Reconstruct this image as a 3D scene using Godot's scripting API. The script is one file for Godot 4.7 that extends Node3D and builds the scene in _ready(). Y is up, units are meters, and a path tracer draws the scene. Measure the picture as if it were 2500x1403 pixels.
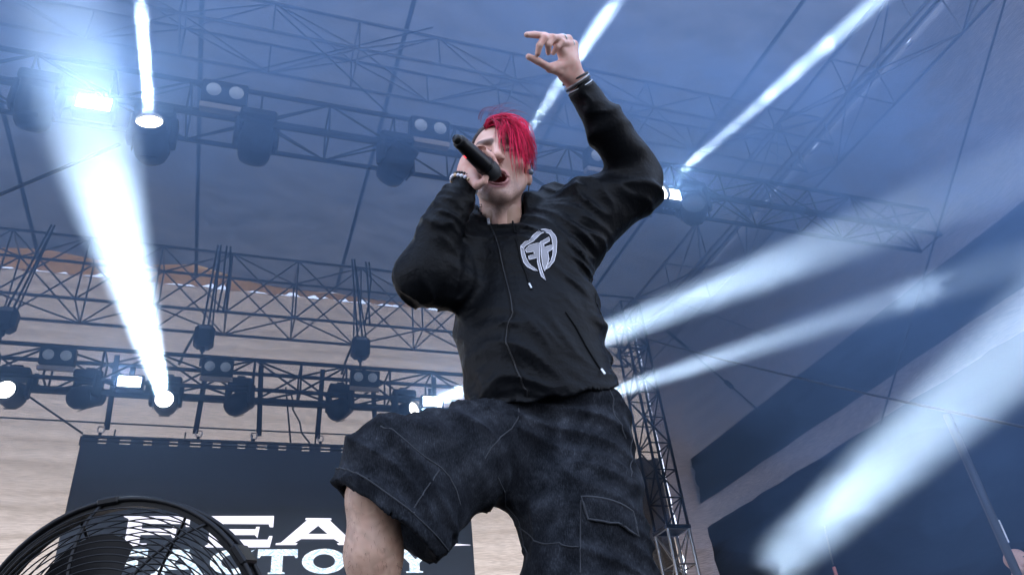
extends Node3D
# A singer on an open-air stage seen from the pit. x runs along the stage, y up, z towards the audience; stage floor is y = 0.

var mats := {}
var taken := {}
var cyl: CylinderMesh
var rng := RandomNumberGenerator.new()

func _ready():
	rng.seed = 7
	# ---- camera
	var cam := Camera3D.new()
	cam.name = "camera"
	add_child(cam)
	cam.transform = Transform3D(Basis(Vector3(0.942, -0.097, 0.321).normalized(), Vector3(-0.104, 0.826, 0.553).normalized(), Vector3(-0.319, -0.555, 0.768).normalized()).orthonormalized(), Vector3(0, 0.3, 0))
	cam.fov = 40.15
	cam.near = 0.05
	cam.far = 900.0
	cam.current = true
	# ---- sky, sun, exposure
	var env := Environment.new()
	env.background_mode = Environment.BG_SKY
	var sk := ProceduralSkyMaterial.new()
	sk.sky_top_color = Color(0.68, 0.77, 0.93)
	sk.sky_horizon_color = Color(0.93, 0.95, 1.0)
	sk.sky_curve = 0.25
	sk.ground_bottom_color = Color(0.30, 0.29, 0.28)
	sk.ground_horizon_color = Color(0.55, 0.55, 0.55)
	sk.sun_angle_max = 4.0
	var sky := Sky.new()
	sky.sky_material = sk
	env.sky = sky
	env.background_energy_multiplier = 2.6
	env.tonemap_mode = Environment.TONE_MAPPER_LINEAR
	env.tonemap_exposure = 1.62
	env.sdfgi_enabled = true
	env.ssao_enabled = true
	env.ssil_enabled = true
	env.volumetric_fog_enabled = true
	env.volumetric_fog_density = 0.0
	var we := WorldEnvironment.new()
	we.name = "world_environment"
	we.environment = env
	add_child(we)
	var sun := DirectionalLight3D.new()
	sun.name = "sun"
	sun.light_energy = 1.2
	sun.light_color = Color(1.0, 0.86, 0.70)
	sun.light_angular_distance = 2.0
	sun.shadow_enabled = true
	add_child(sun)
	sun.look_at_from_position(Vector3(5, 16, -30), Vector3(0, 0, 0))
	materials()
	build_setting()
	build_trusses()
	build_screen()
	build_fixtures()
	build_smoke()
	build_cables()
	build_fan()
	build_person()
	build_man()

# ------------------------------------------------------------------ helpers
func lin(r: float, g: float, b: float) -> Color:
	return Color(r, g, b).linear_to_srgb()

func mat(key: String, c: Color, rough := 0.6, metal := 0.0) -> StandardMaterial3D:
	var m := StandardMaterial3D.new()
	m.resource_name = key
	m.albedo_color = c
	m.roughness = rough
	m.metallic = metal
	mats[key] = m
	return m

func glow(key: String, c: Color, energy: float) -> StandardMaterial3D:
	var m := mat(key, lin(0.6, 0.6, 0.6), 0.3)
	m.emission_enabled = true
	m.emission = c
	m.emission_energy_multiplier = energy
	return m

func numbered(n: String) -> String:
	if not taken.has(n):
		taken[n] = 0
		return n
	taken[n] += 1
	return "%s_%03d" % [n, taken[n]]

func thing(called: String, label: String, category: String, at := Vector3.ZERO, group := "") -> Node3D:
	var o := Node3D.new()
	o.name = numbered(called)
	add_child(o)
	o.position = at
	tag(o, label, category, group)
	return o

func tag(o: Node, label: String, category: String, group := "", kind := ""):
	if label: o.set_meta("label", label)
	if category: o.set_meta("category", category)
	if group: o.set_meta("group", group)
	if kind: o.set_meta("kind", kind)

func put(called: String, m: Mesh, material: Material, parent: Node = null, xf := Transform3D.IDENTITY) -> MeshInstance3D:
	var o := MeshInstance3D.new()
	o.name = called if parent else numbered(called)
	o.mesh = m
	o.material_override = material
	o.transform = xf
	(parent if parent else self).add_child(o, true)
	return o

func bar(called: String, a: Vector3, b: Vector3, r: float, material: Material, parent: Node) -> MeshInstance3D:
	# a round bar from a to b in the parent's own axes
	var d := b - a
	var y := d.normalized()
	var s := y.cross(Vector3(0.31, 0.17, 0.93)).normalized()
	return put(called, cyl, material, parent, Transform3D(Basis(s * r, d, s.cross(y) * r), (a + b) * 0.5))

func boxm(size: Vector3, bevel := 0.0) -> Mesh:
	if bevel <= 0.0:
		var bm := BoxMesh.new()
		bm.size = size
		return bm
	var st := SurfaceTool.new()
	st.begin(Mesh.PRIMITIVE_TRIANGLES)
	st.set_smooth_group(-1)
	var h := size * 0.5
	# a chamfered box: hull of points, faces by axis, edges and corners
	for ax in 3:
		for s in [-1.0, 1.0]:
			var u := (ax + 1) % 3
			var v := (ax + 2) % 3
			var q := []
			for k in [[-1, -1], [1, -1], [1, 1], [-1, 1]]:
				var p := Vector3.ZERO
				p[ax] = s * h[ax]
				p[u] = k[0] * (h[u] - bevel)
				p[v] = k[1] * (h[v] - bevel)
				q.append(p)
			face(st, q, Vector3.ZERO)
	for ax in 3:
		var u := (ax + 1) % 3
		var v := (ax + 2) % 3
		for su in [-1.0, 1.0]:
			for sv in [-1.0, 1.0]:
				var q := []
				for k in [[-1, 0], [1, 0], [1, 1], [-1, 1]]:
					var p := Vector3.ZERO
					p[ax] = k[0] * (h[ax] - bevel)
					p[u] = su * (h[u] - (bevel if k[1] else 0.0))
					p[v] = sv * (h[v] - (0.0 if k[1] else bevel))
					q.append(p)
				face(st, q, Vector3.ZERO)
	for sx in [-1.0, 1.0]:
		for sy in [-1.0, 1.0]:
			for sz in [-1.0, 1.0]:
				var a := Vector3(sx * h.x, sy * (h.y - bevel), sz * (h.z - bevel))
				var b := Vector3(sx * (h.x - bevel), sy * h.y, sz * (h.z - bevel))
				var c := Vector3(sx * (h.x - bevel), sy * (h.y - bevel), sz * h.z)
				face(st, [a, b, c], Vector3.ZERO)
	st.generate_normals()
	return st.commit()

func face(st: SurfaceTool, q: Array, inside: Vector3):
	# a flat polygon that shows its front away from the point inside (front faces run clockwise)
	var n: Vector3 = (q[1] - q[0]).cross(q[2] - q[0])
	var mid: Vector3 = q[0]
	var w := q.duplicate()
	if n.dot(mid - inside) > 0:
		w.reverse()
	for i in range(1, w.size() - 1):
		st.add_vertex(w[0])
		st.add_vertex(w[i])
		st.add_vertex(w[i + 1])

func grid_mesh(nu: int, nv: int, f: Callable, close_u := false) -> ArrayMesh:
	# a smooth sheet: f(u, v) gives the point; uv runs 0..1
	var st := SurfaceTool.new()
	st.begin(Mesh.PRIMITIVE_TRIANGLES)
	st.set_smooth_group(0)
	for j in nv + 1:
		for i in nu + 1:
			st.set_uv(Vector2(float(i) / nu, float(j) / nv))
			st.add_vertex(f.call(0.0 if close_u and i == nu else float(i) / nu, float(j) / nv))
	for j in nv:
		for i in nu:
			var a := j * (nu + 1) + i
			for k in [a, a + nu + 1, a + 1, a + 1, a + nu + 1, a + nu + 2]:
				st.add_index(k)
	st.generate_normals()
	return st.commit()

func lathe(profile: Array, n: int, hard := false) -> ArrayMesh:
	# profile: [radius, height along z] pairs turned round z
	var st := SurfaceTool.new()
	st.begin(Mesh.PRIMITIVE_TRIANGLES)
	st.set_smooth_group(-1 if hard else 0)
	for j in profile.size() - 1:
		for i in n:
			var a0 := TAU * i / n
			var a1 := TAU * (i + 1) / n
			var p: Array = profile[j]
			var q: Array = profile[j + 1]
			var v := [Vector3(p[0] * cos(a0), p[0] * sin(a0), p[1]), Vector3(p[0] * cos(a1), p[0] * sin(a1), p[1]), Vector3(q[0] * cos(a1), q[0] * sin(a1), q[1]), Vector3(q[0] * cos(a0), q[0] * sin(a0), q[1])]
			if hard and absf(p[1] - q[1]) > absf(p[0] - q[0]) * 0.3:
				st.set_smooth_group(j + 1)
			elif hard:
				st.set_smooth_group(100 + j)
			if p[0] > 1e-5:
				st.add_vertex(v[0])
				st.add_vertex(v[1])
				st.add_vertex(v[2])
			if q[0] > 1e-5:
				st.add_vertex(v[0])
				st.add_vertex(v[2])
				st.add_vertex(v[3])
	st.index()
	st.generate_normals()
	return st.commit()

func sweep(points: PackedVector3Array, r: float, n := 6, closed := false) -> ArrayMesh:
	# a round wire along a line of points
	var st := SurfaceTool.new()
	st.begin(Mesh.PRIMITIVE_TRIANGLES)
	st.set_smooth_group(0)
	var m := points.size()
	var side := Vector3.ZERO
	for i in m:
		var t: Vector3
		if closed:
			t = (points[(i + 1) % m] - points[(i - 1 + m) % m]).normalized()
		else:
			t = (points[mini(i + 1, m - 1)] - points[maxi(i - 1, 0)]).normalized()
		if side == Vector3.ZERO:
			side = t.cross(Vector3(0.21, 0.34, 0.92)).normalized()
		side = (side - t * side.dot(t)).normalized()
		var up := t.cross(side)
		for k in n:
			st.add_vertex(points[i] + (side * cos(TAU * k / n) + up * sin(TAU * k / n)) * r)
	for i in (m if closed else m - 1):
		for k in n:
			var a := i * n + k
			var b := i * n + (k + 1) % n
			var c := ((i + 1) % m) * n + k
			var d := ((i + 1) % m) * n + (k + 1) % n
			for e in [a, b, c, b, d, c]:
				st.add_index(e)
	st.generate_normals()
	return st.commit()

func noise_image(w: int, h: int, stretch: Vector2, lo: Color, hi: Color, seed_: int, octaves := 5, freq := 0.02, sharp := 1.0) -> ImageTexture:
	# tiling noise between two colours
	var n := FastNoiseLite.new()
	n.seed = seed_
	n.noise_type = FastNoiseLite.TYPE_SIMPLEX_SMOOTH
	n.frequency = freq
	n.fractal_octaves = octaves
	var im := Image.create(w, h, false, Image.FORMAT_RGB8)
	var ru := w * stretch.x / TAU
	var rv := h * stretch.y / TAU
	for j in h:
		var b := TAU * j / h
		for i in w:
			var a := TAU * i / w
			# a torus keeps both edges alike
			var v := n.get_noise_3d(ru * cos(a) + 311.0 + rv * cos(b) * 0.73, ru * sin(a) + rv * cos(b) * 0.31, rv * sin(b))
			v = clampf(0.5 + 0.5 * sharp * v * 1.6, 0, 1)
			im.set_pixel(i, j, lo.lerp(hi, v))
	return ImageTexture.create_from_image(im)
# ------------------------------------------------------------------ materials
func fabric(key: String, tex: Texture2D, tint: Color, through: Color, tile: Vector2) -> StandardMaterial3D:
	var m := mat(key, tint, 0.95)
	m.albedo_texture = tex
	m.uv1_scale = Vector3(tile.x, tile.y, 1)
	m.metallic_specular = 0.2
	m.backlight_enabled = true
	m.backlight = through
	return m

func materials():
	cyl = CylinderMesh.new()
	cyl.top_radius = 1.0
	cyl.bottom_radius = 1.0
	cyl.height = 1.0
	cyl.radial_segments = 10
	cyl.rings = 0
	var weave := noise_image(512, 512, Vector2(0.30, 2.6), Color(0.83, 0.83, 0.83), Color(1, 1, 1), 3, 4, 0.08, 1.2)
	fabric("scrim", weave, lin(0.63, 0.595, 0.55), lin(0.84, 0.84, 0.84), Vector2(8, 6))
	fabric("side_scrim", noise_image(512, 512, Vector2(0.3, 2.6), Color(0.70, 0.70, 0.70), Color(1, 1, 1), 6, 4, 0.09, 1.1), lin(0.26, 0.265, 0.29), lin(0.5, 0.45, 0.45), Vector2(6, 7))
	fabric("dark_drape", weave, lin(0.016, 0.017, 0.02), lin(0.05, 0.05, 0.05), Vector2(3, 2))
	fabric("grey_drape", weave, lin(0.20, 0.19, 0.185), lin(0.5, 0.5, 0.5), Vector2(1, 2))
	fabric("roof", noise_image(512, 512, Vector2(0.7, 0.7), Color(0.8, 0.8, 0.8), Color(1, 1, 1), 5, 5, 0.02), lin(0.30, 0.31, 0.34), lin(0.40, 0.40, 0.40), Vector2(4, 4))
	fabric("tan_canvas", weave, lin(0.60, 0.38, 0.17), lin(1.0, 1.0, 1.0), Vector2(6, 1))
	mat("seam", lin(0.045, 0.048, 0.055), 0.9)
	var al := mat("aluminium", lin(0.42, 0.42, 0.43), 0.42, 0.85)
	al.roughness_texture = noise_image(256, 256, Vector2(1, 1), Color(0.7, 0.7, 0.7), Color(1, 1, 1), 9, 4, 0.03)
	al.uv1_triplanar = true
	al.uv1_world_triplanar = true
	al.uv1_scale = Vector3(2, 2, 2)
	mat("truss_grey", lin(0.22, 0.22, 0.23), 0.5, 0.6)
	mat("truss_black", lin(0.014, 0.014, 0.016), 0.5, 0.1).metallic_specular = 0.4
	mat("black_case", lin(0.010, 0.010, 0.011), 0.5).metallic_specular = 0.3
	mat("black_metal", lin(0.006, 0.006, 0.007), 0.36).metallic_specular = 0.3
	mat("cable", lin(0.012, 0.012, 0.013), 0.6)
	mat("strap", lin(0.015, 0.015, 0.018), 0.85)
	mat("steel", lin(0.45, 0.45, 0.46), 0.35, 0.9)
	mat("screen_face", lin(0.062, 0.073, 0.088), 0.6)
	mat("stage_floor", lin(0.035, 0.033, 0.032), 0.55)
	person_materials()
	var gr := mat("ground", lin(0.12, 0.115, 0.10), 0.95)
	gr.albedo_texture = noise_image(256, 256, Vector2(1, 1), Color(0.7, 0.7, 0.7), Color(1, 1, 1), 13, 5, 0.05)
	gr.uv1_scale = Vector3(80, 80, 1)

# ------------------------------------------------------------------ the place
func sheet(called: String, o: Vector3, u: Vector3, v: Vector3, nu: int, nv: int, material: Material, wave: Callable, label := "", category := "") -> MeshInstance3D:
	var n := u.cross(v).normalized()
	var m := grid_mesh(nu, nv, func(a, b): return o + u * a + v * b + n * wave.call(a, b))
	var s := put(called, m, material)
	if label:
		tag(s, label, category)
	return s

func build_setting():
	var nz := FastNoiseLite.new()
	nz.seed = 4
	nz.frequency = 1.0
	nz.fractal_octaves = 3
	var g := PlaneMesh.new()
	g.size = Vector2(600, 600)
	put("ground", g, mats.ground, null, Transform3D(Basis(), Vector3(0, -1.3, -20))).set_meta("kind", "structure")
	# the stage deck: boards with gaps
	var deck := Node3D.new()
	deck.name = "stage_floor"
	deck.set_meta("kind", "structure")
	add_child(deck)
	for i in 16:
		for j in 5:
			put("deck_panel", boxm(Vector3(0.992, 0.10, 1.992), 0.004), mats.stage_floor, deck, Transform3D(Basis(), Vector3(-7.5 + i, 0.05, -1.75 - 2.0 * j)))
	put("skirt", boxm(Vector3(16, 1.29, 0.03)), mats.dark_drape, deck, Transform3D(Basis(), Vector3(0, -0.65, -0.80)))
	# back scrim, a stretched mesh that lets the daylight through; its right edge is laced in scallops
	var back := func(a, b):
		return 0.035 * nz.get_noise_2d(a * 3.0, b * 26.0) + 0.012 * nz.get_noise_2d(a * 14.0 + 40.0, b * 60.0)
	var m := grid_mesh(150, 200, func(a, b):
		var y: float = b * 7.55
		var x: float = lerpf(-9.0, 6.87 - 0.035 * absf(sin(y * 7.3)) - 0.03 * absf(nz.get_noise_1d(y * 2.0)), a)
		if b > 0.999:
			y -= 0.05 * maxf(0.0, nz.get_noise_1d(x * 3.0) + 0.35) + 0.03 * absf(sin(x * 5.0))
		return Vector3(x, y, -10.9 + back.call(a, b)))
	tag(put("back_scrim", m, mats.scrim), "beige translucent mesh backdrop stretched across the back of the stage", "backdrop")
	# side scrim and the two dark cloths in front of it
	m = grid_mesh(120, 120, func(a, b):
		var y: float = b * (7.86 - (0.20 * maxf(0.0, nz.get_noise_1d(a * 9.0 + 2.0)) if b > 0.99 else 0.0))
		var z: float = lerpf(-11.05 + 0.03 * absf(sin(y * 6.1)), -1.2, a)
		return Vector3(7.45 + 0.03 * nz.get_noise_2d(a * 5.0 + 7.0, b * 30.0) - (0.50 * pow(1.0 - a, 70.0)), y, z))
	tag(put("side_scrim", m, mats.side_scrim), "grey mesh side wall of the stage with long creases running back", "side wall")
	m = grid_mesh(60, 20, func(a, b): return Vector3(7.36 + 0.02 * nz.get_noise_2d(a * 12.0, b * 3.0 + 9.0), lerpf(4.19, 4.96, b) + 0.02 * nz.get_noise_1d(a * 6.0), lerpf(-11.0, -1.2, a)))
	tag(put("dark_valance", m, mats.dark_drape), "dark strip of cloth hung along the side wall at mid height", "drape")
	m = grid_mesh(60, 30, func(a, b): return Vector3(7.34 + 0.04 * nz.get_noise_2d(a * 22.0, b * 2.0 + 19.0), lerpf(0.0, 3.79, b) + 0.025 * nz.get_noise_1d(a * 9.0 + 5.0), lerpf(-10.75 + 0.05 * nz.get_noise_1d(b * 9.0), -1.2, a)))
	tag(put("dark_drape", m, mats.dark_drape), "wide dark drape covering the lower part of the side wall", "drape")
	m = grid_mesh(30, 20, func(a, b): return Vector3(lerpf(5.55, 6.42, a), lerpf(0.0, 4.72, b), -10.3 + 0.05 * sin(a * 22.0) + 0.03 * nz.get_noise_2d(a * 5.0, b * 2.0)))
	tag(put("grey_drape", m, mats.grey_drape), "narrow grey drape standing behind the truss tower", "drape")
	# the roof: one canvas with welded seams running back
	var roof := thing("stage_roof", "dark translucent canvas roof over the whole stage with straight seams", "roof")
	m = grid_mesh(120, 80, func(a, b):
		var x: float = lerpf(-9.0, 7.4, a)
		var s := absf(sin((x + 0.76) / 2.17 * PI))
		return Vector3(x, 7.80 - 0.10 * s + 0.03 * nz.get_noise_2d(a * 9.0, b * 5.0) + 0.34 * smoothstep(1.4, -1.6, x) * smoothstep(0.05, 0.0, b), lerpf(-11.1, -2.4, b)))
	put("canvas", m, mats.roof, roof)
	for k in 7:
		var x := -0.76 + 2.17 * (k - 3)
		if x < 7.3 and x > -8.5:
			put("seam", boxm(Vector3(0.05, 0.012, 8.6)), mats.seam, roof, Transform3D(Basis(), Vector3(x, 7.775, -6.75)))
	# tan eave cloth along the back edge of the roof, open in slits
	m = grid_mesh(200, 8, func(a, b):
		var x: float = lerpf(-9.0, 6.6, a)
		var lo: float = 7.50 + 0.16 * maxf(0.0, nz.get_noise_1d(x * 3.4 + 3.0) - 0.05) + 0.012 * sin(x * 11.0)
		return Vector3(x, lerpf(lo, 7.84 + 0.34 * smoothstep(1.4, -1.6, x), b), lerpf(-10.86, -11.16, b) + 0.03 * nz.get_noise_2d(a * 60.0, b)))
	tag(put("eave_cloth", m, mats.tan_canvas), "sunlit tan strip of canvas closing the back eave of the roof", "canvas strip")

func person_materials():
	var sk := mat("skin", Color(1, 1, 1), 0.48)
	sk.vertex_color_use_as_albedo = true
	sk.metallic_specular = 0.42
	mat("teeth", lin(0.62, 0.58, 0.52), 0.3)
	var jk := mat("jacket", lin(0.0032, 0.0036, 0.0046), 0.46)
	jk.metallic_specular = 0.20
	jk.heightmap_enabled = true
	jk.heightmap_texture = crease_image()
	jk.heightmap_scale = 0.22
	jk.uv1_triplanar = true
	jk.uv1_scale = Vector3(3.2, 3.2, 3.2)
	mat("zip_tape", lin(0.003, 0.003, 0.0035), 0.6).metallic_specular = 0.2
	mat("zip_teeth", lin(0.006, 0.006, 0.007), 0.4).metallic_specular = 0.35
	mat("emblem", lin(0.20, 0.197, 0.22), 0.45)
	mat("emblem_edge", lin(0.62, 0.61, 0.66), 0.5)
	var dn := mat("denim", Color(1, 1, 1), 0.85)
	dn.albedo_texture = denim_image()
	dn.uv1_triplanar = true
	dn.uv1_scale = Vector3(2.6, 2.6, 2.6)
	dn.metallic_specular = 0.15
	dn.heightmap_enabled = true
	dn.heightmap_texture = dn.albedo_texture
	dn.heightmap_scale = 0.12
	mat("denim_edge", lin(0.018, 0.020, 0.025), 0.9)
	mat("fan_blade", lin(0.004, 0.004, 0.005), 0.45).metallic_specular = 0.25
	mat("shoe", lin(0.02, 0.02, 0.022), 0.6)
	mat("hair_dark", lin(0.022, 0.010, 0.012), 0.55)
	var hr := mat("hair_red", Color(1, 1, 1), 0.5)
	hr.metallic_specular = 0.3
	hr.vertex_color_use_as_albedo = true
	mat("earpiece", lin(0.16, 0.19, 0.23), 0.2, 0.3)
	mat("bead_pale", lin(0.55, 0.55, 0.62), 0.3)
	mat("bead_tan", lin(0.55, 0.38, 0.22), 0.35)
	mat("bead_white", lin(0.70, 0.70, 0.72), 0.3)
	mat("mic_body", lin(0.004, 0.004, 0.005), 0.34).metallic_specular = 0.32
	mat("mic_grille", lin(0.012, 0.012, 0.013), 0.6)
	glow("red_light", Color(1.0, 0.08, 0.15), 0.8)

func crease_image() -> ImageTexture:
	# sharp little creases in thin nylon
	var n := FastNoiseLite.new()
	n.seed = 91
	n.frequency = 0.011
	n.fractal_type = FastNoiseLite.FRACTAL_RIDGED
	n.fractal_octaves = 3
	n.domain_warp_enabled = true
	n.domain_warp_amplitude = 30.0
	n.domain_warp_frequency = 0.01
	var im := n.get_seamless_image(512, 512)
	im.convert(Image.FORMAT_RGB8)
	return ImageTexture.create_from_image(im)

func denim_image() -> ImageTexture:
	# dark blue-black twill with worn paler patches and a steep grain
	var n := FastNoiseLite.new()
	n.seed = 77
	n.frequency = 0.012
	n.fractal_octaves = 4
	var g := FastNoiseLite.new()
	g.seed = 78
	g.frequency = 0.5
	g.fractal_octaves = 2
	var w := 512
	var im := Image.create(w, w, false, Image.FORMAT_RGB8)
	for j in w:
		for i in w:
			var a := TAU * i / w
			var b := TAU * j / w
			var p := Vector3(w / TAU * cos(a), w / TAU * sin(a), 0) + Vector3(w / TAU * cos(b) * 0.6, w / TAU * cos(b) * 0.5, w / TAU * sin(b))
			var v := clampf(0.42 + 0.9 * n.get_noise_3dv(p), 0, 1)
			var t := g.get_noise_2d(i * 0.9, j * 0.10) * 0.7 + g.get_noise_2d(i * 0.2 + 90, j * 1.1) * 0.3
			v = clampf(v * v * 0.36 + maxf(t, 0.0) * (0.25 + v * 0.9), 0, 1)
			im.set_pixel(i, j, Color(0.0032, 0.0038, 0.0052).lerp(Color(0.078, 0.086, 0.103), v).linear_to_srgb())
	return ImageTexture.create_from_image(im)
# ------------------------------------------------------------------ trusses
func box_truss(called: String, label: String, a: Vector3, b: Vector3, up: Vector3, w: float, h: float, bay: float, rc: float, rb: float, material: Material, group := "", style := 0) -> Node3D:
	# four chords between a and b (centre line) with frames and diagonals; every tube is a part
	var t := thing(called, label, "truss", a, group)
	var d := b - a
	var side := d.normalized().cross(up).normalized() * (w * 0.5)
	var u := up.normalized() * (h * 0.5)
	var corner := [side + u, -side + u, -side - u, side - u]
	for c in corner:
		bar("chord", c, c + d, rc, material, t)
	var n := maxi(1, roundi(d.length() / bay))
	for i in n + 1:
		var p := d * (float(i) / n)
		for k in 4:
			if style == 1 and i % 2 and k % 2 == 0:
				continue
			bar("brace", p + corner[k], p + corner[(k + 1) % 4], rb, material, t)
		if i == n:
			break
		var q := d * (float(i + 1) / n)
		for k in 4:
			var c0: Vector3 = corner[k]
			var c1: Vector3 = corner[(k + 1) % 4]
			if style == 2 and k % 2 == 1:
				bar("diagonal", p + c0, q + c1, rb, material, t)
				bar("diagonal", p + c1, q + c0, rb, material, t)
			elif (i + k) % 2:
				bar("diagonal", p + c0, q + c1, rb, material, t)
			else:
				bar("diagonal", p + c1, q + c0, rb, material, t)
	return t

func build_trusses():
	box_truss("front_lighting_truss", "black lighting truss across the front of the stage under the roof", Vector3(-4.6, 5.45, -5.12), Vector3(7.38, 5.45, -5.12), Vector3.UP, 0.32, 0.36, 0.58, 0.022, 0.009, mats.truss_black)
	box_truss("back_lighting_truss", "black lighting truss hanging above the letter screen", Vector3(-4.8, 5.02, -9.1), Vector3(5.2, 5.02, -9.1), Vector3.UP, 0.36, 0.40, 0.55, 0.026, 0.013, mats.truss_black)
	box_truss("eave_truss", "tall grey roof truss along the top of the back wall", Vector3(-4.9, 6.95, -10.15), Vector3(6.3, 6.95, -10.15), Vector3.UP, 0.62, 1.0, 0.95, 0.022, 0.0125, mats.truss_grey, "", 2)
	box_truss("roof_truss", "hazy aluminium roof truss high above the front lighting truss", Vector3(-4.4, 7.33, -5.75), Vector3(7.0, 7.33, -5.75), Vector3.UP, 0.55, 0.45, 0.9, 0.019, 0.010, mats.truss_grey, "", 1)
	box_truss("side_roof_truss", "hazy roof truss running back under the right edge of the roof", Vector3(6.75, 7.2, -11.0), Vector3(6.75, 7.2, -2.4), Vector3.UP, 0.7, 0.6, 1.1, 0.022, 0.011, mats.truss_grey, "", 1)
	# the tower: black above, bright bare section below
	var t := box_truss("tower_truss", "upright black truss tower in the back right corner of the stage", Vector3(6.07, 3.43, -9.78), Vector3(6.07, 7.2, -9.78), Vector3(0, 0, 1), 0.34, 0.36, 0.42, 0.022, 0.012, mats.truss_black)
	put("joint_plate", boxm(Vector3(0.40, 0.05, 0.42), 0.005), mats.truss_black, t, Transform3D(Basis(), Vector3(0, 0.0, 0)))
	box_truss("silver_truss", "bare silver lower section of the corner truss tower", Vector3(6.07, 0.0, -9.78), Vector3(6.07, 3.40, -9.78), Vector3(0, 0, 1), 0.34, 0.36, 0.48, 0.024, 0.011, mats.aluminium)
	# pipe under the back lighting truss
	var pipe := thing("lamp_pipe", "long black pipe carrying lamps under the back lighting truss", "pipe")
	bar("tube", Vector3(-4.8, 4.72, -9.0), Vector3(5.2, 4.72, -9.0), 0.035, mats.truss_black, pipe)
	for k in 9:
		var x := -4.4 + 1.15 * k
		put("clamp", boxm(Vector3(0.05, 0.18, 0.06), 0.006), mats.truss_black, pipe, Transform3D(Basis(), Vector3(x, 4.80, -9.0)))
	# legs that hang the eave truss's cable looms
# ------------------------------------------------------------------ the letter screen
func poly_mesh(rings: Array, t: float) -> ArrayMesh:
	# flat letters: each ring is an outline in the x-y plane, extruded by t towards +z
	var st := SurfaceTool.new()
	st.begin(Mesh.PRIMITIVE_TRIANGLES)
	st.set_smooth_group(-1)
	for r in rings:
		var pts: PackedVector2Array = r
		var tri := Geometry2D.triangulate_polygon(pts)
		for i in range(0, tri.size(), 3):
			var a := pts[tri[i]]
			var b := pts[tri[i + 1]]
			var c := pts[tri[i + 2]]
			face(st, [Vector3(a.x, a.y, t), Vector3(b.x, b.y, t), Vector3(c.x, c.y, t)], Vector3(a.x, a.y, -9))
		for i in pts.size():
			var a := pts[i]
			var b := pts[(i + 1) % pts.size()]
			var mid := (a + b) * 0.5
			var nrm := (b - a).orthogonal().normalized() * 0.0005
			var out := -nrm if Geometry2D.is_point_in_polygon(mid + nrm, pts) else nrm
			face(st, [Vector3(a.x, a.y, 0), Vector3(b.x, b.y, 0), Vector3(b.x, b.y, t), Vector3(a.x, a.y, t)], Vector3(mid.x - out.x * 9, mid.y - out.y * 9, t * 0.5))
	st.generate_normals()
	return st.commit()

func v2(a: Array) -> PackedVector2Array:
	var p := PackedVector2Array()
	for i in range(0, a.size(), 2):
		p.append(Vector2(a[i], a[i + 1]))
	return p

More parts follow.
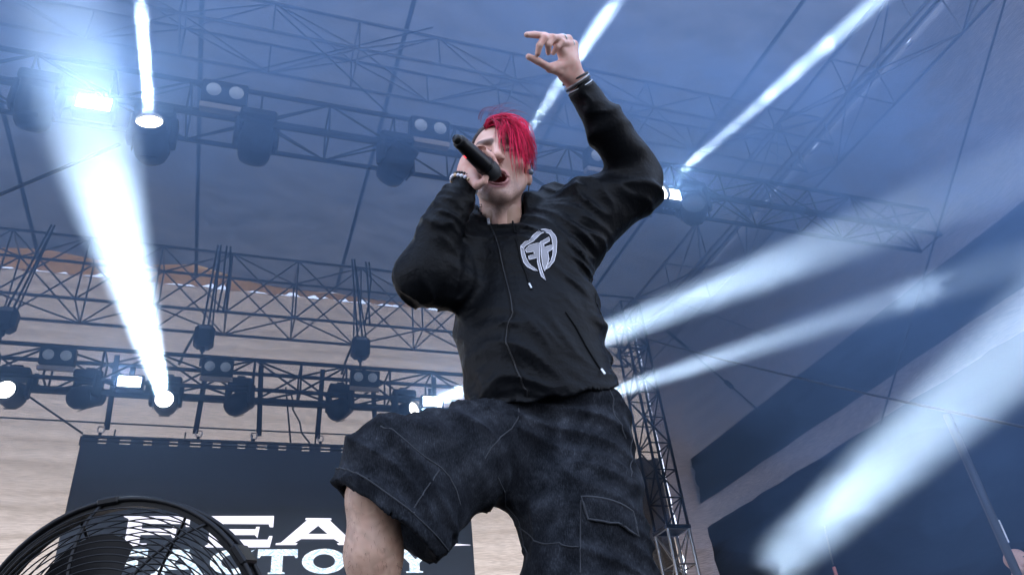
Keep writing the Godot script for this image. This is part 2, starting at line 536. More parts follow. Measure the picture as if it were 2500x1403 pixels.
func letter(ch: String) -> Array:
	# slab-serif capitals in a unit box, stretched later
	match ch:
		"E":
			return [v2([0, 0, 0.97, 0, 1, 0.36, 0.95, 0.36, 0.93, 0.24, 0.27, 0.24, 0.27, 0.40, 0.74, 0.40, 0.78, 0.30, 0.80, 0.66, 0.75, 0.66, 0.74, 0.58, 0.27, 0.58, 0.27, 0.76, 0.93, 0.76, 0.95, 0.66, 1, 0.66, 1, 1.03, 0, 1, 0.08, 0.92, 0.08, 0.08])]
		"F":
			return [v2([0, 0, 0.40, 0, 0.40, 0.08, 0.29, 0.08, 0.29, 0.38, 0.74, 0.38, 0.77, 0.28, 0.81, 0.28, 0.81, 0.66, 0.76, 0.66, 0.74, 0.58, 0.29, 0.58, 0.29, 0.76, 0.93, 0.76, 0.95, 0.66, 1, 0.66, 1, 1.02, 0, 1, 0.08, 0.92, 0.08, 0.08])]
		"A":
			return [v2([0, 0, 0.24, 0, 0.26, 0.05, 0.22, 0.07, 0.30, 0.22, 0.50, 0.22, 0.50, 0.40, 0.375, 0.40, 0.50, 0.72, 0.50, 1, 0.34, 1, 0.34, 0.95, 0.36, 0.92, 0.06, 0.08, 0, 0.05]),
				v2([0.50, 0.22, 0.70, 0.22, 0.78, 0.07, 0.74, 0.05, 0.76, 0, 1, 0, 1, 0.05, 0.94, 0.08, 0.64, 0.92, 0.66, 0.95, 0.66, 1, 0.50, 1, 0.50, 0.72, 0.625, 0.40, 0.50, 0.40])]
		"T":
			return [v2([0.28, 0, 0.70, 0, 0.70, 0.05, 0.63, 0.07, 0.63, 0.76, 0.92, 0.76, 0.95, 0.66, 1, 0.66, 1, 1.02, 0, 1.02, 0, 0.66, 0.05, 0.66, 0.08, 0.76, 0.35, 0.76, 0.35, 0.07, 0.28, 0.05])]
		"Y":
			return [v2([0.28, 0, 0.72, 0, 0.72, 0.05, 0.63, 0.07, 0.63, 0.40, 0.94, 0.93, 1, 0.95, 1, 1, 0.70, 1, 0.70, 0.95, 0.74, 0.93, 0.53, 0.56, 0.32, 0.93, 0.36, 0.95, 0.36, 1, 0, 1, 0, 0.95, 0.06, 0.93, 0.37, 0.40, 0.37, 0.07, 0.28, 0.05])]
		"R":
			return [v2([0, 0, 0.36, 0, 0.36, 0.05, 0.29, 0.07, 0.29, 0.34, 0.42, 0.34, 0.66, 0.10, 1.0, -0.02, 1.42, 0.02, 1.05, 0.10, 0.62, 0.38, 0.62, 0.52, 0.29, 0.52, 0.29, 0.80, 0.60, 0.80, 0.60, 1, 0, 1, 0, 0.95, 0.07, 0.92, 0.07, 0.07, 0, 0.05]),
				v2([0.62, 0.38, 0.76, 0.42, 0.84, 0.52, 0.87, 0.68, 0.83, 0.86, 0.74, 0.96, 0.60, 1, 0.60, 0.80, 0.65, 0.74, 0.65, 0.58, 0.62, 0.52])]
	var out := []
	var n := 28
	var span := [0.0, 1.0] if ch == "O" else [0.14, 0.86]
	for h in 4:
		var r := PackedVector2Array()
		for k in 8:
			var a: float = TAU * lerpf(span[0], span[1], (h + k / 7.0) / 4.0)
			r.append(Vector2(0.5 + 0.5 * cos(a), 0.5 + 0.5 * sin(a)))
		for k in 8:
			var a: float = TAU * lerpf(span[0], span[1], (h + (7 - k) / 7.0) / 4.0)
			r.append(Vector2(0.5 + 0.25 * cos(a), 0.5 + 0.29 * sin(a)))
		out.append(r)
	if ch == "C":
		out.append(v2([0.815, 0.885, 0.65, 0.72, 0.72, 0.66, 0.98, 0.98]))
		out.append(v2([0.66, 0.30, 0.815, 0.115, 0.90, 0.22, 0.86, 0.36]))
	return out

func build_screen():
	var s := thing("led_screen", "large dark LED screen with white lettering behind the singer", "screen", Vector3(0, 0, -9.05))
	put("panel", boxm(Vector3(4.40, 2.60, 0.08), 0.004), mats.screen_face, s, Transform3D(Basis(), Vector3(0.67, 2.82, -0.04)))
	# top rail: two bars with short webs, open slots between them
	put("rail", boxm(Vector3(4.40, 0.028, 0.05), 0.002), mats.screen_face, s, Transform3D(Basis(), Vector3(0.67, 4.206, -0.03)))
	put("rail", boxm(Vector3(4.40, 0.016, 0.04), 0.002), mats.screen_face, s, Transform3D(Basis(), Vector3(0.67, 4.158, -0.03)))
	for i in 18:
		var x := -1.53 + 0.244 * i
		put("web", boxm(Vector3(0.13 if i % 3 else 0.18, 0.1, 0.03)), mats.screen_face, s, Transform3D(Basis(), Vector3(x + 0.07, 4.156, -0.035)))
		if i % 3 == 1:
			put("pin", boxm(Vector3(0.018, 0.09, 0.018), 0.004), mats.screen_face, s, Transform3D(Basis(), Vector3(x + 0.07, 4.26, -0.03)))
	var lit := glow("letter_light", Color(0.93, 0.92, 1.0), 0.95)
	lit.albedo_color = lin(0.02, 0.02, 0.02)
	var ice := glow("letter_ice", Color(1, 1, 1), 0.9)
	ice.albedo_color = lin(0.02, 0.02, 0.02)
	ice.emission_operator = BaseMaterial3D.EMISSION_OP_MULTIPLY
	ice.emission_texture = noise_image(256, 256, Vector2(1, 1), Color(0.66, 0.78, 0.90), Color(1, 1, 1), 21, 5, 0.05, 2.0)
	ice.uv1_triplanar = true
	ice.uv1_scale = Vector3(0.9, 0.9, 0.9)
	for l in [["F", -0.97, 0.66, 3.0, 0.31, lit], ["E", -0.16, 0.72, 2.985, 0.335, lit], ["A", 0.60, 0.90, 3.01, 0.30, lit], ["R", 1.60, 0.87, 3.0, 0.31, lit],
			["F", -1.10, 0.42, 2.70, 0.26, ice], ["A", -0.62, 0.52, 2.70, 0.26, ice], ["C", -0.06, 0.45, 2.70, 0.26, ice], ["T", 0.42, 0.42, 2.70, 0.255, ice], ["O", 0.89, 0.48, 2.695, 0.27, ice], ["R", 1.42, 0.34, 2.70, 0.26, ice], ["Y", 1.93, 0.44, 2.695, 0.26, ice]]:
		put("letter", poly_mesh(letter(l[0]), 0.01), l[5], s, Transform3D(Basis(Vector3(l[2], 0, 0), Vector3(0, l[4], 0), Vector3(0, 0, 1)), Vector3(l[1], l[3], 0.0005)))
	# hanging straps from the lamp truss to the rail
	var k := 0
	for x in [-1.36, -0.34, 0.27, 1.04, 1.66, 2.5]:
		var names := ["first", "second", "third", "fourth", "fifth", "sixth"]
		var st := thing("hanging_strap", "black strap holding up the letter screen, %s from its left end" % names[k], "strap", Vector3(x, 4.28, -9.08), "straps that hang the screen")
		var lean := 0.05 if k % 2 else -0.07
		put("webbing", boxm(Vector3(0.06, 0.95, 0.012), 0.002), mats.strap, st, Transform3D(Basis(Vector3(0, 0, 1), lean * -0.7), Vector3(lean * -0.45, 0.49, 0)))
		put("shackle", sweep(PackedVector3Array([Vector3(-0.03, 0.05, 0), Vector3(-0.035, 0.01, 0), Vector3(-0.02, -0.025, 0), Vector3(0.02, -0.025, 0), Vector3(0.035, 0.01, 0), Vector3(0.03, 0.05, 0)]), 0.01, 6, true), mats.steel, st)
		put("hook", boxm(Vector3(0.03, 0.06, 0.04), 0.006), mats.black_case, st, Transform3D(Basis(), Vector3(0, -0.055, 0)))
		k += 1
# ------------------------------------------------------------------ lamps
func spot(at: Vector3, to: Vector3, angle: float, energy: float, size: float, color: Color, parent: Node):
	var l := SpotLight3D.new()
	l.name = "beam"
	parent.add_child(l)
	l.look_at_from_position(at, to)
	l.spot_angle = angle
	l.spot_angle_attenuation = 0.5
	l.spot_attenuation = 2.0
	l.spot_range = 30.0
	l.light_energy = energy
	l.light_size = size
	l.light_color = color
	l.shadow_enabled = true

func moving_head(label: String, at: Vector3, aim: Vector3, beam := [], hang := 1.0, group := "moving heads on the trusses") -> Node3D:
	# at: the middle of the head; it turns in a yoke that hangs from (or stands on) a base. beam: [half angle, energy]
	var t := thing("moving_head", label, "stage light", at, group)
	var up := Vector3(0, hang, 0)
	put("base", boxm(Vector3(0.30, 0.10, 0.24), 0.02), mats.black_case, t, Transform3D(Basis(), up * 0.25))
	put("clamp", boxm(Vector3(0.10, 0.07, 0.06), 0.01), mats.black_metal, t, Transform3D(Basis(), up * 0.33))
	var d := aim.normalized()
	var flat := Vector3(d.x, 0, d.z)
	flat = Vector3(0, 0, 1) if flat.length() < 0.1 else flat.normalized()
	var side := flat.cross(Vector3.UP).normalized()
	for s in [-1.0, 1.0]:
		put("yoke_arm", boxm(Vector3(0.045, 0.27, 0.11), 0.014), mats.black_case, t, Transform3D(Basis(side, Vector3.UP, side.cross(Vector3.UP)), side * 0.155 * s + up * 0.10))
	var hb := Basis(side, d.cross(side), d) if absf(d.dot(side)) < 0.01 else Basis.looking_at(-d)
	var head := put("head", head_mesh, mats.black_case, t, Transform3D(hb.orthonormalized(), Vector3.ZERO))
	put("rim", rim_mesh, mats.black_metal, head)
	var lens := put("lens", lens_mesh, mats.lamp_glow if beam else mats.dark_lens, head)
	for k in 4:
		put("vent", boxm(Vector3(0.12, 0.008, 0.03), 0.002), mats.black_metal, head, Transform3D(Basis(Vector3(0, 0, 1), k * PI / 2), Vector3(0, 0, -0.06)) * Transform3D(Basis(), Vector3(0, 0.136, 0)))
	if beam:
		spot(at + d * 0.215, at + d * 5.0, beam[0], beam[1], 0.042 if beam[0] < 1.5 else 0.075, lin(1.0, 0.76, 0.56), self)
		taken["b"] = 0
	return t

func blinder(label: String, at: Vector3):
	var t := thing("blinder", label, "blinder", at, "two-lamp blinders on the trusses")
	t.rotation_degrees = Vector3(18, 0, 0)
	put("housing", boxm(Vector3(0.36, 0.20, 0.14), 0.012), mats.black_case, t)
	put("bracket", boxm(Vector3(0.37, 0.05, 0.10), 0.004), mats.sun_tinted_plate, t, Transform3D(Basis(), Vector3(0, -0.135, 0.02)))
	for s in [-1.0, 1.0]:
		var l := put("lamp", disc_mesh, mats.pale_lens, t, Transform3D(Basis().scaled(Vector3(0.062, 0.062, 0.062)), Vector3(s * 0.088, 0.01, 0.0705)))
		put("rim", lathe([[0.9, 0.0], [1.0, 0.06], [1.14, 0.06], [1.14, -0.1]], 20, true), mats.black_metal, l)
	put("clamp", boxm(Vector3(0.05, 0.12, 0.06), 0.008), mats.black_metal, t, Transform3D(Basis(), Vector3(0, 0.10, -0.09)))

func strobe(label: String, at: Vector3, energy: float):
	var t := thing("strobe_light", label, "strobe", at, "lit strobe panels")
	put("case", boxm(Vector3(0.30, 0.19, 0.11), 0.012), mats.black_case, t)
	var f := put("light_panel", boxm(Vector3(0.235, 0.125, 0.01), 0.002), mats.strobe_glow, t, Transform3D(Basis(), Vector3(0, 0, 0.058)))
	for k in 9:
		put("divider", boxm(Vector3(0.003, 0.125, 0.004)), mats.black_metal, f, Transform3D(Basis(), Vector3(-0.094 + 0.0235 * k, 0, 0.006)))
	put("yoke", boxm(Vector3(0.06, 0.16, 0.03), 0.008), mats.black_metal, t, Transform3D(Basis(), Vector3(0, 0.15, -0.03)))
	var l := AreaLight3D.new()
	l.name = "strobe_area"
	l.area_size = Vector2(0.23, 0.12)
	l.light_energy = energy
	l.light_color = Color(0.93, 0.97, 1.0)
	l.area_range = 30.0
	l.shadow_enabled = true
	add_child(l)
	l.look_at_from_position(at + Vector3(0, 0, 0.075), at + Vector3(0, 0, 3))

func chain_hoist(label: String, at: Vector3):
	var t := thing("chain_hoist", label, "hoist", at, "chain hoists over the back lighting truss")
	put("motor", boxm(Vector3(0.24, 0.30, 0.22), 0.05), mats.black_case, t)
	put("plate", boxm(Vector3(0.15, 0.045, 0.01), 0.003), mats.grey_plate, t, Transform3D(Basis(), Vector3(0, 0.085, 0.113)))
	for s in [-0.035, 0.03]:
		bar("chain", Vector3(s, 0.12, 0), Vector3(s * 0.6, 2.0, -0.75), 0.014, mats.cable, t)
	bar("power_cable", Vector3(0.08, 0.12, 0), Vector3(0.02, 2.0, -0.75), 0.011, mats.cable, t)
	bar("chain", Vector3(0, -0.13, 0), Vector3(0, -0.42, 0.02), 0.016, mats.cable, t)
	put("hook", boxm(Vector3(0.06, 0.09, 0.05), 0.015), mats.black_metal, t, Transform3D(Basis(), Vector3(0, -0.17, 0)))
	put("side_cable", sweep(PackedVector3Array([Vector3(-0.11, 0.02, 0.04), Vector3(-0.15, -0.1, 0.04), Vector3(-0.2, -0.25, 0.03), Vector3(-0.24, -0.42, 0.02)]), 0.016), mats.cable, t)

var head_mesh: Mesh
var rim_mesh: Mesh
var lens_mesh: Mesh
var disc_mesh: Mesh

func build_fixtures():
	head_mesh = lathe([[0.0, -0.19], [0.06, -0.185], [0.10, -0.165], [0.125, -0.12], [0.132, -0.02], [0.13, 0.06], [0.118, 0.12], [0.112, 0.185], [0.10, 0.185], [0.098, 0.165]], 24)
	rim_mesh = lathe([[0.096, 0.165], [0.096, 0.195], [0.118, 0.195], [0.118, 0.15], [0.11, 0.15]], 24, true)
	lens_mesh = lathe([[0.0, 0.182], [0.05, 0.179], [0.097, 0.168]], 24)
	disc_mesh = lathe([[0.0, 0.35], [0.5, 0.28], [0.8, 0.14], [1.0, 0.0]], 20)
	glow("lamp_glow", Color(1.0, 0.98, 0.94), 14.0)
	glow("strobe_glow", Color(0.97, 0.99, 1.0), 16.0)
	mat("dark_lens", lin(0.02, 0.02, 0.025), 0.08)
	mat("pale_lens", lin(0.62, 0.60, 0.54), 0.25)
	mat("sun_tinted_plate", lin(0.36, 0.27, 0.20), 0.5)  # blinder bracket: warm sun reflected off the metal, put into its colour
	mat("grey_plate", lin(0.20, 0.20, 0.21), 0.5)
	# front truss
	var zf := -5.0
	var up := Vector3(0.05, 0.75, 0.62)
	moving_head("unlit moving head at the far left of the front lighting truss, behind the big beam", Vector3(-1.66, 5.10, zf), up)
	moving_head("lit moving head on the front truss throwing a thin beam straight up", Vector3(-0.82, 4.93, zf), Vector3(-0.90, 5.17, -3.88) - Vector3(-0.84, 4.97, zf), [1.3, 4200.0])
	moving_head("unlit moving head on the front truss between the thin beam and the microphone", Vector3(-0.05, 5.08, zf), up)
	moving_head("unlit moving head on the front truss just left of the microphone", Vector3(1.12, 5.08, zf), Vector3(0.35, 0.5, 0.8))
	moving_head("moving head hidden behind the singer's head, throwing a thin beam up right", Vector3(2.1, 5.2, zf), Vector3(2.23, 5.03, -2.95) - Vector3(2.13, 5.33, zf), [1.3, 2300.0])
	moving_head("moving head behind the raised elbow, throwing a narrow beam to the top right", Vector3(3.62, 5.13, zf), Vector3(4.00, 4.76, -2.28) - Vector3(3.66, 5.13, zf), [1.3, 3600.0])
	moving_head("hazy unlit moving head right of the bright strobe by the elbow", Vector3(4.12, 5.10, zf), Vector3(-0.5, -0.2, 0.8))
	blinder("pale two-lamp blinder on the front truss between two moving heads", Vector3(-0.33, 5.48, -4.92))
	blinder("pale two-lamp blinder on the front truss left of the singer's forehead", Vector3(1.41, 5.48, -4.92))
	blinder("hazy two-lamp blinder on the front truss right of the singer's ear", Vector3(3.14, 5.48, -4.92))
	strobe("blazing white strobe panel at the top left inside the big beam", Vector3(-1.25, 5.14, -4.95), 1.6)
	strobe("blazing white strobe panel under the singer's raised elbow", Vector3(3.80, 5.16, -4.95), 1.3)
	# back truss
	var zl := -9.0
	moving_head("lit moving head at the left end of the back truss, glowing lens", Vector3(-2.30, 4.62, zl), Vector3(-0.1, -0.15, 1.0), [2.0, 25.0])
	moving_head("unlit moving head left of the small strobe on the back truss", Vector3(-1.58, 4.64, zl), Vector3(0.5, 0.4, -0.6))
	moving_head("lit moving head on the back truss throwing the widest white beam up left", Vector3(-0.74, 4.62, zl), Vector3(-0.87, 3.40, -3.10) - Vector3(-0.74, 4.62, zl), [2.4, 5200.0])
	moving_head("unlit moving head on the back truss above the letter E", Vector3(0.06, 4.66, zl), Vector3(0.4, 0.5, -0.6))
	moving_head("unlit moving head on the back truss above the letter A", Vector3(1.25, 4.66, zl), Vector3(0.4, 0.5, -0.6))
	moving_head("lit moving head beside the singer's hip throwing a beam to the upper right", Vector3(2.05, 4.64, zl), Vector3(5.6, 4.39, -3.83) - Vector3(2.06, 4.62, zl), [2.6, 2600.0])
	moving_head("moving head hidden behind the singer's waist throwing a beam to the far right", Vector3(3.72, 4.64, zl), Vector3(6.04, 3.67, -3.52) - Vector3(3.75, 4.62, zl), [1.8, 2100.0])
	blinder("pale two-lamp blinder at the left end of the back truss", Vector3(-1.91, 5.05, -8.86))
	blinder("pale two-lamp blinder on the back truss above the gap between strobe and letter E", Vector3(-0.22, 5.04, -8.86))
	blinder("pale two-lamp blinder on the back truss above the letter A", Vector3(1.53, 5.03, -8.86))
	strobe("small bright strobe panel on the back truss left of the widest beam", Vector3(-1.14, 4.80, -8.92), 1.0)
	strobe("small bright strobe panel on the back truss beside the singer's hip", Vector3(2.40, 4.77, -8.92), 1.0)
	chain_hoist("black chain hoist above the back truss over the letter E", Vector3(-0.43, 5.62, -9.15))
	chain_hoist("black chain hoist above the back truss left of the singer's jacket", Vector3(1.52, 5.64, -9.15))
	chain_hoist("black chain hoist at the left edge above the back truss", Vector3(-2.60, 5.64, -9.15))
	# a floor lamp upstage whose beam crosses the lower right
	var f := Vector3(2.7, 0.405, -8.0)
	moving_head("moving head standing on the stage floor far behind the singer", f, Vector3(4.13, 2.18, -2.8) - f, [2.6, 3200.0], -1.0)

func fog(called: String, shape: int, at: Vector3, size: Vector3, density: float, tint: Color, turn := Vector3.ZERO) -> FogVolume:
	var f := FogVolume.new()
	f.name = numbered(called)
	f.shape = shape
	f.size = size
	var m := FogMaterial.new()
	m.density = density
	m.albedo = tint
	f.material = m
	add_child(f)
	f.position = at
	f.rotation_degrees = turn
	f.set_meta("kind", "stuff")
	return f

func puff(called: String, at: Vector3, size: Vector3, lump: float, density: float, seed_: int, tint: Color, turn := Vector3.ZERO):
	# a lumpy bank of smoke
	var n := FastNoiseLite.new()
	n.seed = seed_
	n.frequency = 1.0
	n.fractal_octaves = 3
	var m := grid_mesh(48, 28, func(u, v):
		var d := Vector3(cos(TAU * u) * sin(PI * v), cos(PI * v), sin(TAU * u) * sin(PI * v))
		return d * size * 0.5 * (1.0 + lump * n.get_noise_3dv(d * 2.2)), true)
	var f := FogMaterial.new()
	f.density = density
	f.albedo = tint
	var o := put(called, m, f, null, Transform3D(Basis.from_euler(turn * PI / 180.0), at))
	o.set_meta("kind", "stuff")

func build_smoke():
	var blue := lin(0.30, 0.535, 0.99)
	fog("haze", 3, Vector3(-0.8, 5.55, -6.5), Vector3(16, 4.3, 8.6), 0.165, blue)
	puff("smoke_bank", Vector3(2.3, 4.35, -3.6), Vector3(2.8, 1.2, 1.6), 1.2, 0.42, 21, blue)
	puff("smoke_bank", Vector3(-0.3, 4.8, -4.3), Vector3(3.4, 1.4, 1.6), 1.2, 0.34, 22, blue)
	puff("smoke_bank", Vector3(5.0, 4.6, -5.6), Vector3(4.4, 1.8, 4.5), 0.9, 0.10, 3, blue, Vector3(0, 20, 0))
	puff("smoke_bank", Vector3(4.45, 2.42, -2.7), Vector3(2.6, 2.0, 3.6), 0.6, 0.05, 4, blue, Vector3(0, 15, 0))
	puff("smoke_bank", Vector3(4.9, 2.2, -3.3), Vector3(4.2, 3.2, 5.0), 0.5, 0.055, 24, blue, Vector3(0, 15, 0))
	puff("smoke_bank", Vector3(3.9, 4.25, -3.2), Vector3(2.4, 1.1, 1.4), 1.2, 0.34, 25, blue)
	puff("smoke_wisp", Vector3(5.72, 3.83, -4.28), Vector3(0.42, 0.30, 0.5), 1.1, 0.45, 5, blue)
	puff("smoke_wisp", Vector3(4.75, 4.50, -5.0), Vector3(0.9, 0.5, 1.5), 1.6, 0.22, 7, blue)
	puff("smoke_wisp", Vector3(3.80, 1.80, -4.05), Vector3(0.55, 0.42, 0.9), 1.7, 0.04, 9, blue)
# ------------------------------------------------------------------ cables and wires
func wire(called: String, label: String, category: String, a: Vector3, b: Vector3, r: float, sag: float, material: Material, extra := []) -> Node3D:
	var t := thing(called, label, category, a)
	var p := PackedVector3Array()
	for i in 13:
		var k := i / 12.0
		p.append((b - a) * k - Vector3(0, sag * 4.0 * k * (1.0 - k), 0))
	put("line", sweep(p, r, 6), material, t)
	for e in extra:
		var at: Vector3 = (b - a) * e[0]
		put(e[1], boxm(e[2], 0.006), mats.black_metal, t, Transform3D(Basis.looking_at(b - a), at))
	return t

func build_cables():
	mat("dull_pole", lin(0.03, 0.031, 0.034), 0.7)
	mat("red_grip", lin(0.30, 0.10, 0.08), 0.6)
	wire("guy_wire", "thin brown wire running from the tower across the dark side drape", "wire", Vector3(6.24, 6.5, -9.6), Vector3(4.9, 2.05, -3.35), 0.011, 0.05, mats.cable)
	wire("ratchet_strap", "dark ratchet strap slanting down the side wall right of the tower", "strap", Vector3(6.55, 6.6, -9.45), Vector3(7.28, 4.80, -8.66), 0.016, 0.0, mats.strap, [[0.12, "webbing", Vector3(0.05, 0.05, 0.5)], [0.68, "buckle", Vector3(0.07, 0.07, 0.14)]])
	wire("side_cable", "long thin cable slanting from the roof down the grey side wall", "cable", Vector3(7.18, 7.2, -2.6), Vector3(7.2, 3.68, -6.6), 0.013, 0.0, mats.cable)
	wire("upper_side_wire", "thin wire high on the side wall right of the tower", "wire", Vector3(6.4, 7.2, -9.3), Vector3(7.3, 5.75, -8.05), 0.009, 0.0, mats.cable)
	wire("cross_wire", "thin bracing wire under the roof rising to the right", "wire", Vector3(-1.35, 6.95, -6.6), Vector3(1.6, 7.35, -5.2), 0.009, 0.0, mats.cable)
	wire("cross_wire", "thin bracing wire under the roof falling to the right", "wire", Vector3(0.0, 7.5, -5.5), Vector3(1.24, 6.45, -5.72), 0.009, 0.0, mats.cable)
	wire("left_brace", "dark brace wire beside the big beam at the left edge", "wire", Vector3(-2.6, 4.45, -6.0), Vector3(-1.02, 4.805, -4.95), 0.014, 0.0, mats.cable)
	wire("screen_guy", "dark guy wire running down to the top left corner of the screen", "wire", Vector3(-2.5, 4.98, -9.35), Vector3(-1.54, 4.25, -9.1), 0.012, 0.0, mats.cable)
	wire("scrim_line", "level dark line strung across the beige backdrop above the screen", "wire", Vector3(-4.5, 5.05, -10.5), Vector3(4.2, 5.00, -10.5), 0.011, 0.02, mats.cable)
	wire("signal_cable", "black cable hanging straight from the back truss to the screen", "cable", Vector3(0.59, 4.94, -9.05), Vector3(0.69, 4.22, -9.05), 0.011, 0.0, mats.cable)
	var s := thing("signal_cable", "black cable hanging crooked from the back truss to the screen", "cable", Vector3(0.66, 4.85, -9.05))
	put("line", sweep(PackedVector3Array([Vector3.ZERO, Vector3(0.04, -0.12, 0), Vector3(0.03, -0.2, 0), Vector3(0.12, -0.36, 0), Vector3(0.15, -0.5, 0), Vector3(0.25, -0.63, 0)]), 0.011), mats.cable, s)
	# looms and posts on the eave truss
	var k := 0
	for x in [-0.30, 1.72]:
		var names := ["above the hoist over the letter E", "just left of the jacket"]
		var t := thing("cable_loom", "dark cable loom hanging down the eave truss %s" % names[k], "cable", Vector3(x, 7.5, -9.8), "looms on the eave truss")
		for j in 2:
			var off := 0.05 * (j - 0.5)
			put("strand", sweep(PackedVector3Array([Vector3(off, 0.05, 0), Vector3(off + 0.03 * sin(j + k), -0.3, 0.02), Vector3(off * 0.4 + 0.04 * sin(j * 2.0 + k), -0.7, 0.03), Vector3(off * 1.5, -1.1, 0.02)]), 0.014, 5), mats.cable, t)
		k += 1
	# vertical pole, thin stand and the man at the right edge
	var pole := thing("scaffold_pole", "pale upright pole beside the bald man at the right edge", "pole", Vector3(5.95, 0.1, -4.72))
	bar("tube", Vector3.ZERO, Vector3(0, 2.75, 0), 0.035, mats.dull_pole, pole)
	bar("reflective_band", Vector3(0.02, 1.62, 0.03), Vector3(0.02, 1.80, 0.03), 0.008, mats.bead_white, pole)
	var stick := thing("thin_stand", "thin stand with a reddish tip at the lower right", "stand", Vector3(4.76, 0.1, -5.35))
	bar("rod", Vector3.ZERO, Vector3(0, 1.50, 0), 0.012, mats.black_metal, stick)
	bar("tip", Vector3(0, 1.50, 0), Vector3(0, 1.62, 0), 0.014, mats.red_grip, stick)
	bar("aerial", Vector3(0, 1.64, 0), Vector3(0.02, 1.95, 0.02), 0.006, mats.dull_pole, stick)
	for a in 3:
		bar("foot", Vector3(0, 0.22, 0), Vector3(0.25 * cos(a * TAU / 3), 0.01, 0.25 * sin(a * TAU / 3)), 0.011, mats.black_metal, stick)

# ------------------------------------------------------------------ the floor fan
func build_fan():
	var c := Vector3(-0.12, 0.53, -1.31)
	var fan := thing("floor_fan", "black wire-cage floor fan at the stage edge, lower left", "fan", Vector3(c.x, 0.1, c.z))
	var ax := Vector3(0.40, 0.22, -0.90).normalized()
	var side := ax.cross(Vector3.UP).normalized()
	var cage := Transform3D(Basis(side, ax.cross(side) * -1.0, ax).orthonormalized().scaled(Vector3(0.96, 0.96, 0.96)), Vector3(0, c.y - 0.1, 0))
	var circle := func(r: float, z: float) -> PackedVector3Array:
		var p := PackedVector3Array()
		for i in 72:
			p.append(Vector3(r * cos(TAU * i / 72), r * sin(TAU * i / 72), z))
		return p
	put("rim", lathe([[0.218, -0.016], [0.226, -0.016], [0.226, 0.016], [0.218, 0.016], [0.218, -0.016]], 72, true), mats.black_metal, fan, cage)
	put("rim_wire", sweep(circle.call(0.229, -0.018), 0.0042, 8, true), mats.black_metal, fan, cage)
	put("rim_wire", sweep(circle.call(0.229, 0.018), 0.0042, 8, true), mats.black_metal, fan, cage)
	for s in [-1.0, 1.0]:
		var dome := func(r: float) -> float: return s * (0.018 + 0.062 * pow(1.0 - pow(r / 0.225, 2.4), 0.6))
		for k in 17:
			var r := 0.060 + 0.0096 * k
			put("guard_ring", sweep(circle.call(r, dome.call(r)), 0.0012, 5, true), mats.black_metal, fan, cage)
		for k in 8:
			var a: float = TAU * (k + 0.3 + 0.15 * s) / 8
			var p := PackedVector3Array()
			for i in 9:
				var r := lerpf(0.05, 0.2245, i / 8.0)
				p.append(Vector3(r * cos(a + 0.35 * (1 - i / 8.0)), r * sin(a + 0.35 * (1 - i / 8.0)), dome.call(r) - s * 0.003))
			put("guard_spoke", sweep(p, 0.0026, 6), mats.black_metal, fan, cage)
		put("badge" if s > 0 else "rear_plate", lathe([[0.0, 0.006 * s], [0.05, 0.006 * s], [0.056, 0.0], [0.0, -0.004 * s]], 32, true), mats.black_metal, fan, cage * Transform3D(Basis(), Vector3(0, 0, dome.call(0.05))))
	put("motor", lathe([[0.0, -0.07], [0.05, -0.068], [0.062, -0.05], [0.062, 0.0], [0.03, 0.01], [0.0, 0.01]], 32), mats.black_metal, fan, cage)
	# three broad blades
	for k in 3:
		var blade := grid_mesh(10, 8, func(u, v):
			var a: float = TAU * k / 3.0 + lerpf(-0.62, 0.62, u) * (0.75 + 0.35 * v)
			var r: float = lerpf(0.03, 0.190 - 0.03 * pow(absf(u - 0.5) * 2.0, 3.0), v)
			return Vector3(r * cos(a), r * sin(a), 0.012 + lerpf(-0.032, 0.032, u) * (1.0 - 0.3 * v)))
		put("blade", blade, mats.fan_blade, fan, cage)
	# clips that hold the two halves of the cage
	for k in 6:
		var a := PI / 2 + 0.06 + TAU * k / 6
		put("clip", boxm(Vector3(0.012, 0.034, 0.048), 0.003), mats.black_metal, fan, cage * Transform3D(Basis(Vector3(0, 0, 1), a), Vector3(0.229 * cos(a), 0.229 * sin(a), 0)))
	# yoke and feet
	var s2 := Vector3(side.x, 0, side.z).normalized()
	var fw := s2.cross(Vector3.UP)
	for s in [-1.0, 1.0]:
		var h: Vector3 = s2 * (0.25 * s) + Vector3(0, c.y - 0.1, 0)
		put("yoke", sweep(PackedVector3Array([h - s2 * 0.02 * s, h, h + Vector3(0, -0.2, 0), h + Vector3(0, -0.34, 0), s2 * (0.24 * s) + fw * 0.16 + Vector3(0, 0.014, 0)]), 0.012, 8), mats.black_metal, fan)
		put("foot", sweep(PackedVector3Array([s2 * (0.24 * s) + fw * 0.2 + Vector3(0, 0.014, 0), s2 * (0.24 * s) - fw * 0.18 + Vector3(0, 0.014, 0)]), 0.013, 8), mats.black_metal, fan)
	bar("cross_bar", s2 * -0.24 + Vector3(0, 0.014, 0), s2 * 0.24 + Vector3(0, 0.014, 0), 0.012, mats.black_metal, fan)

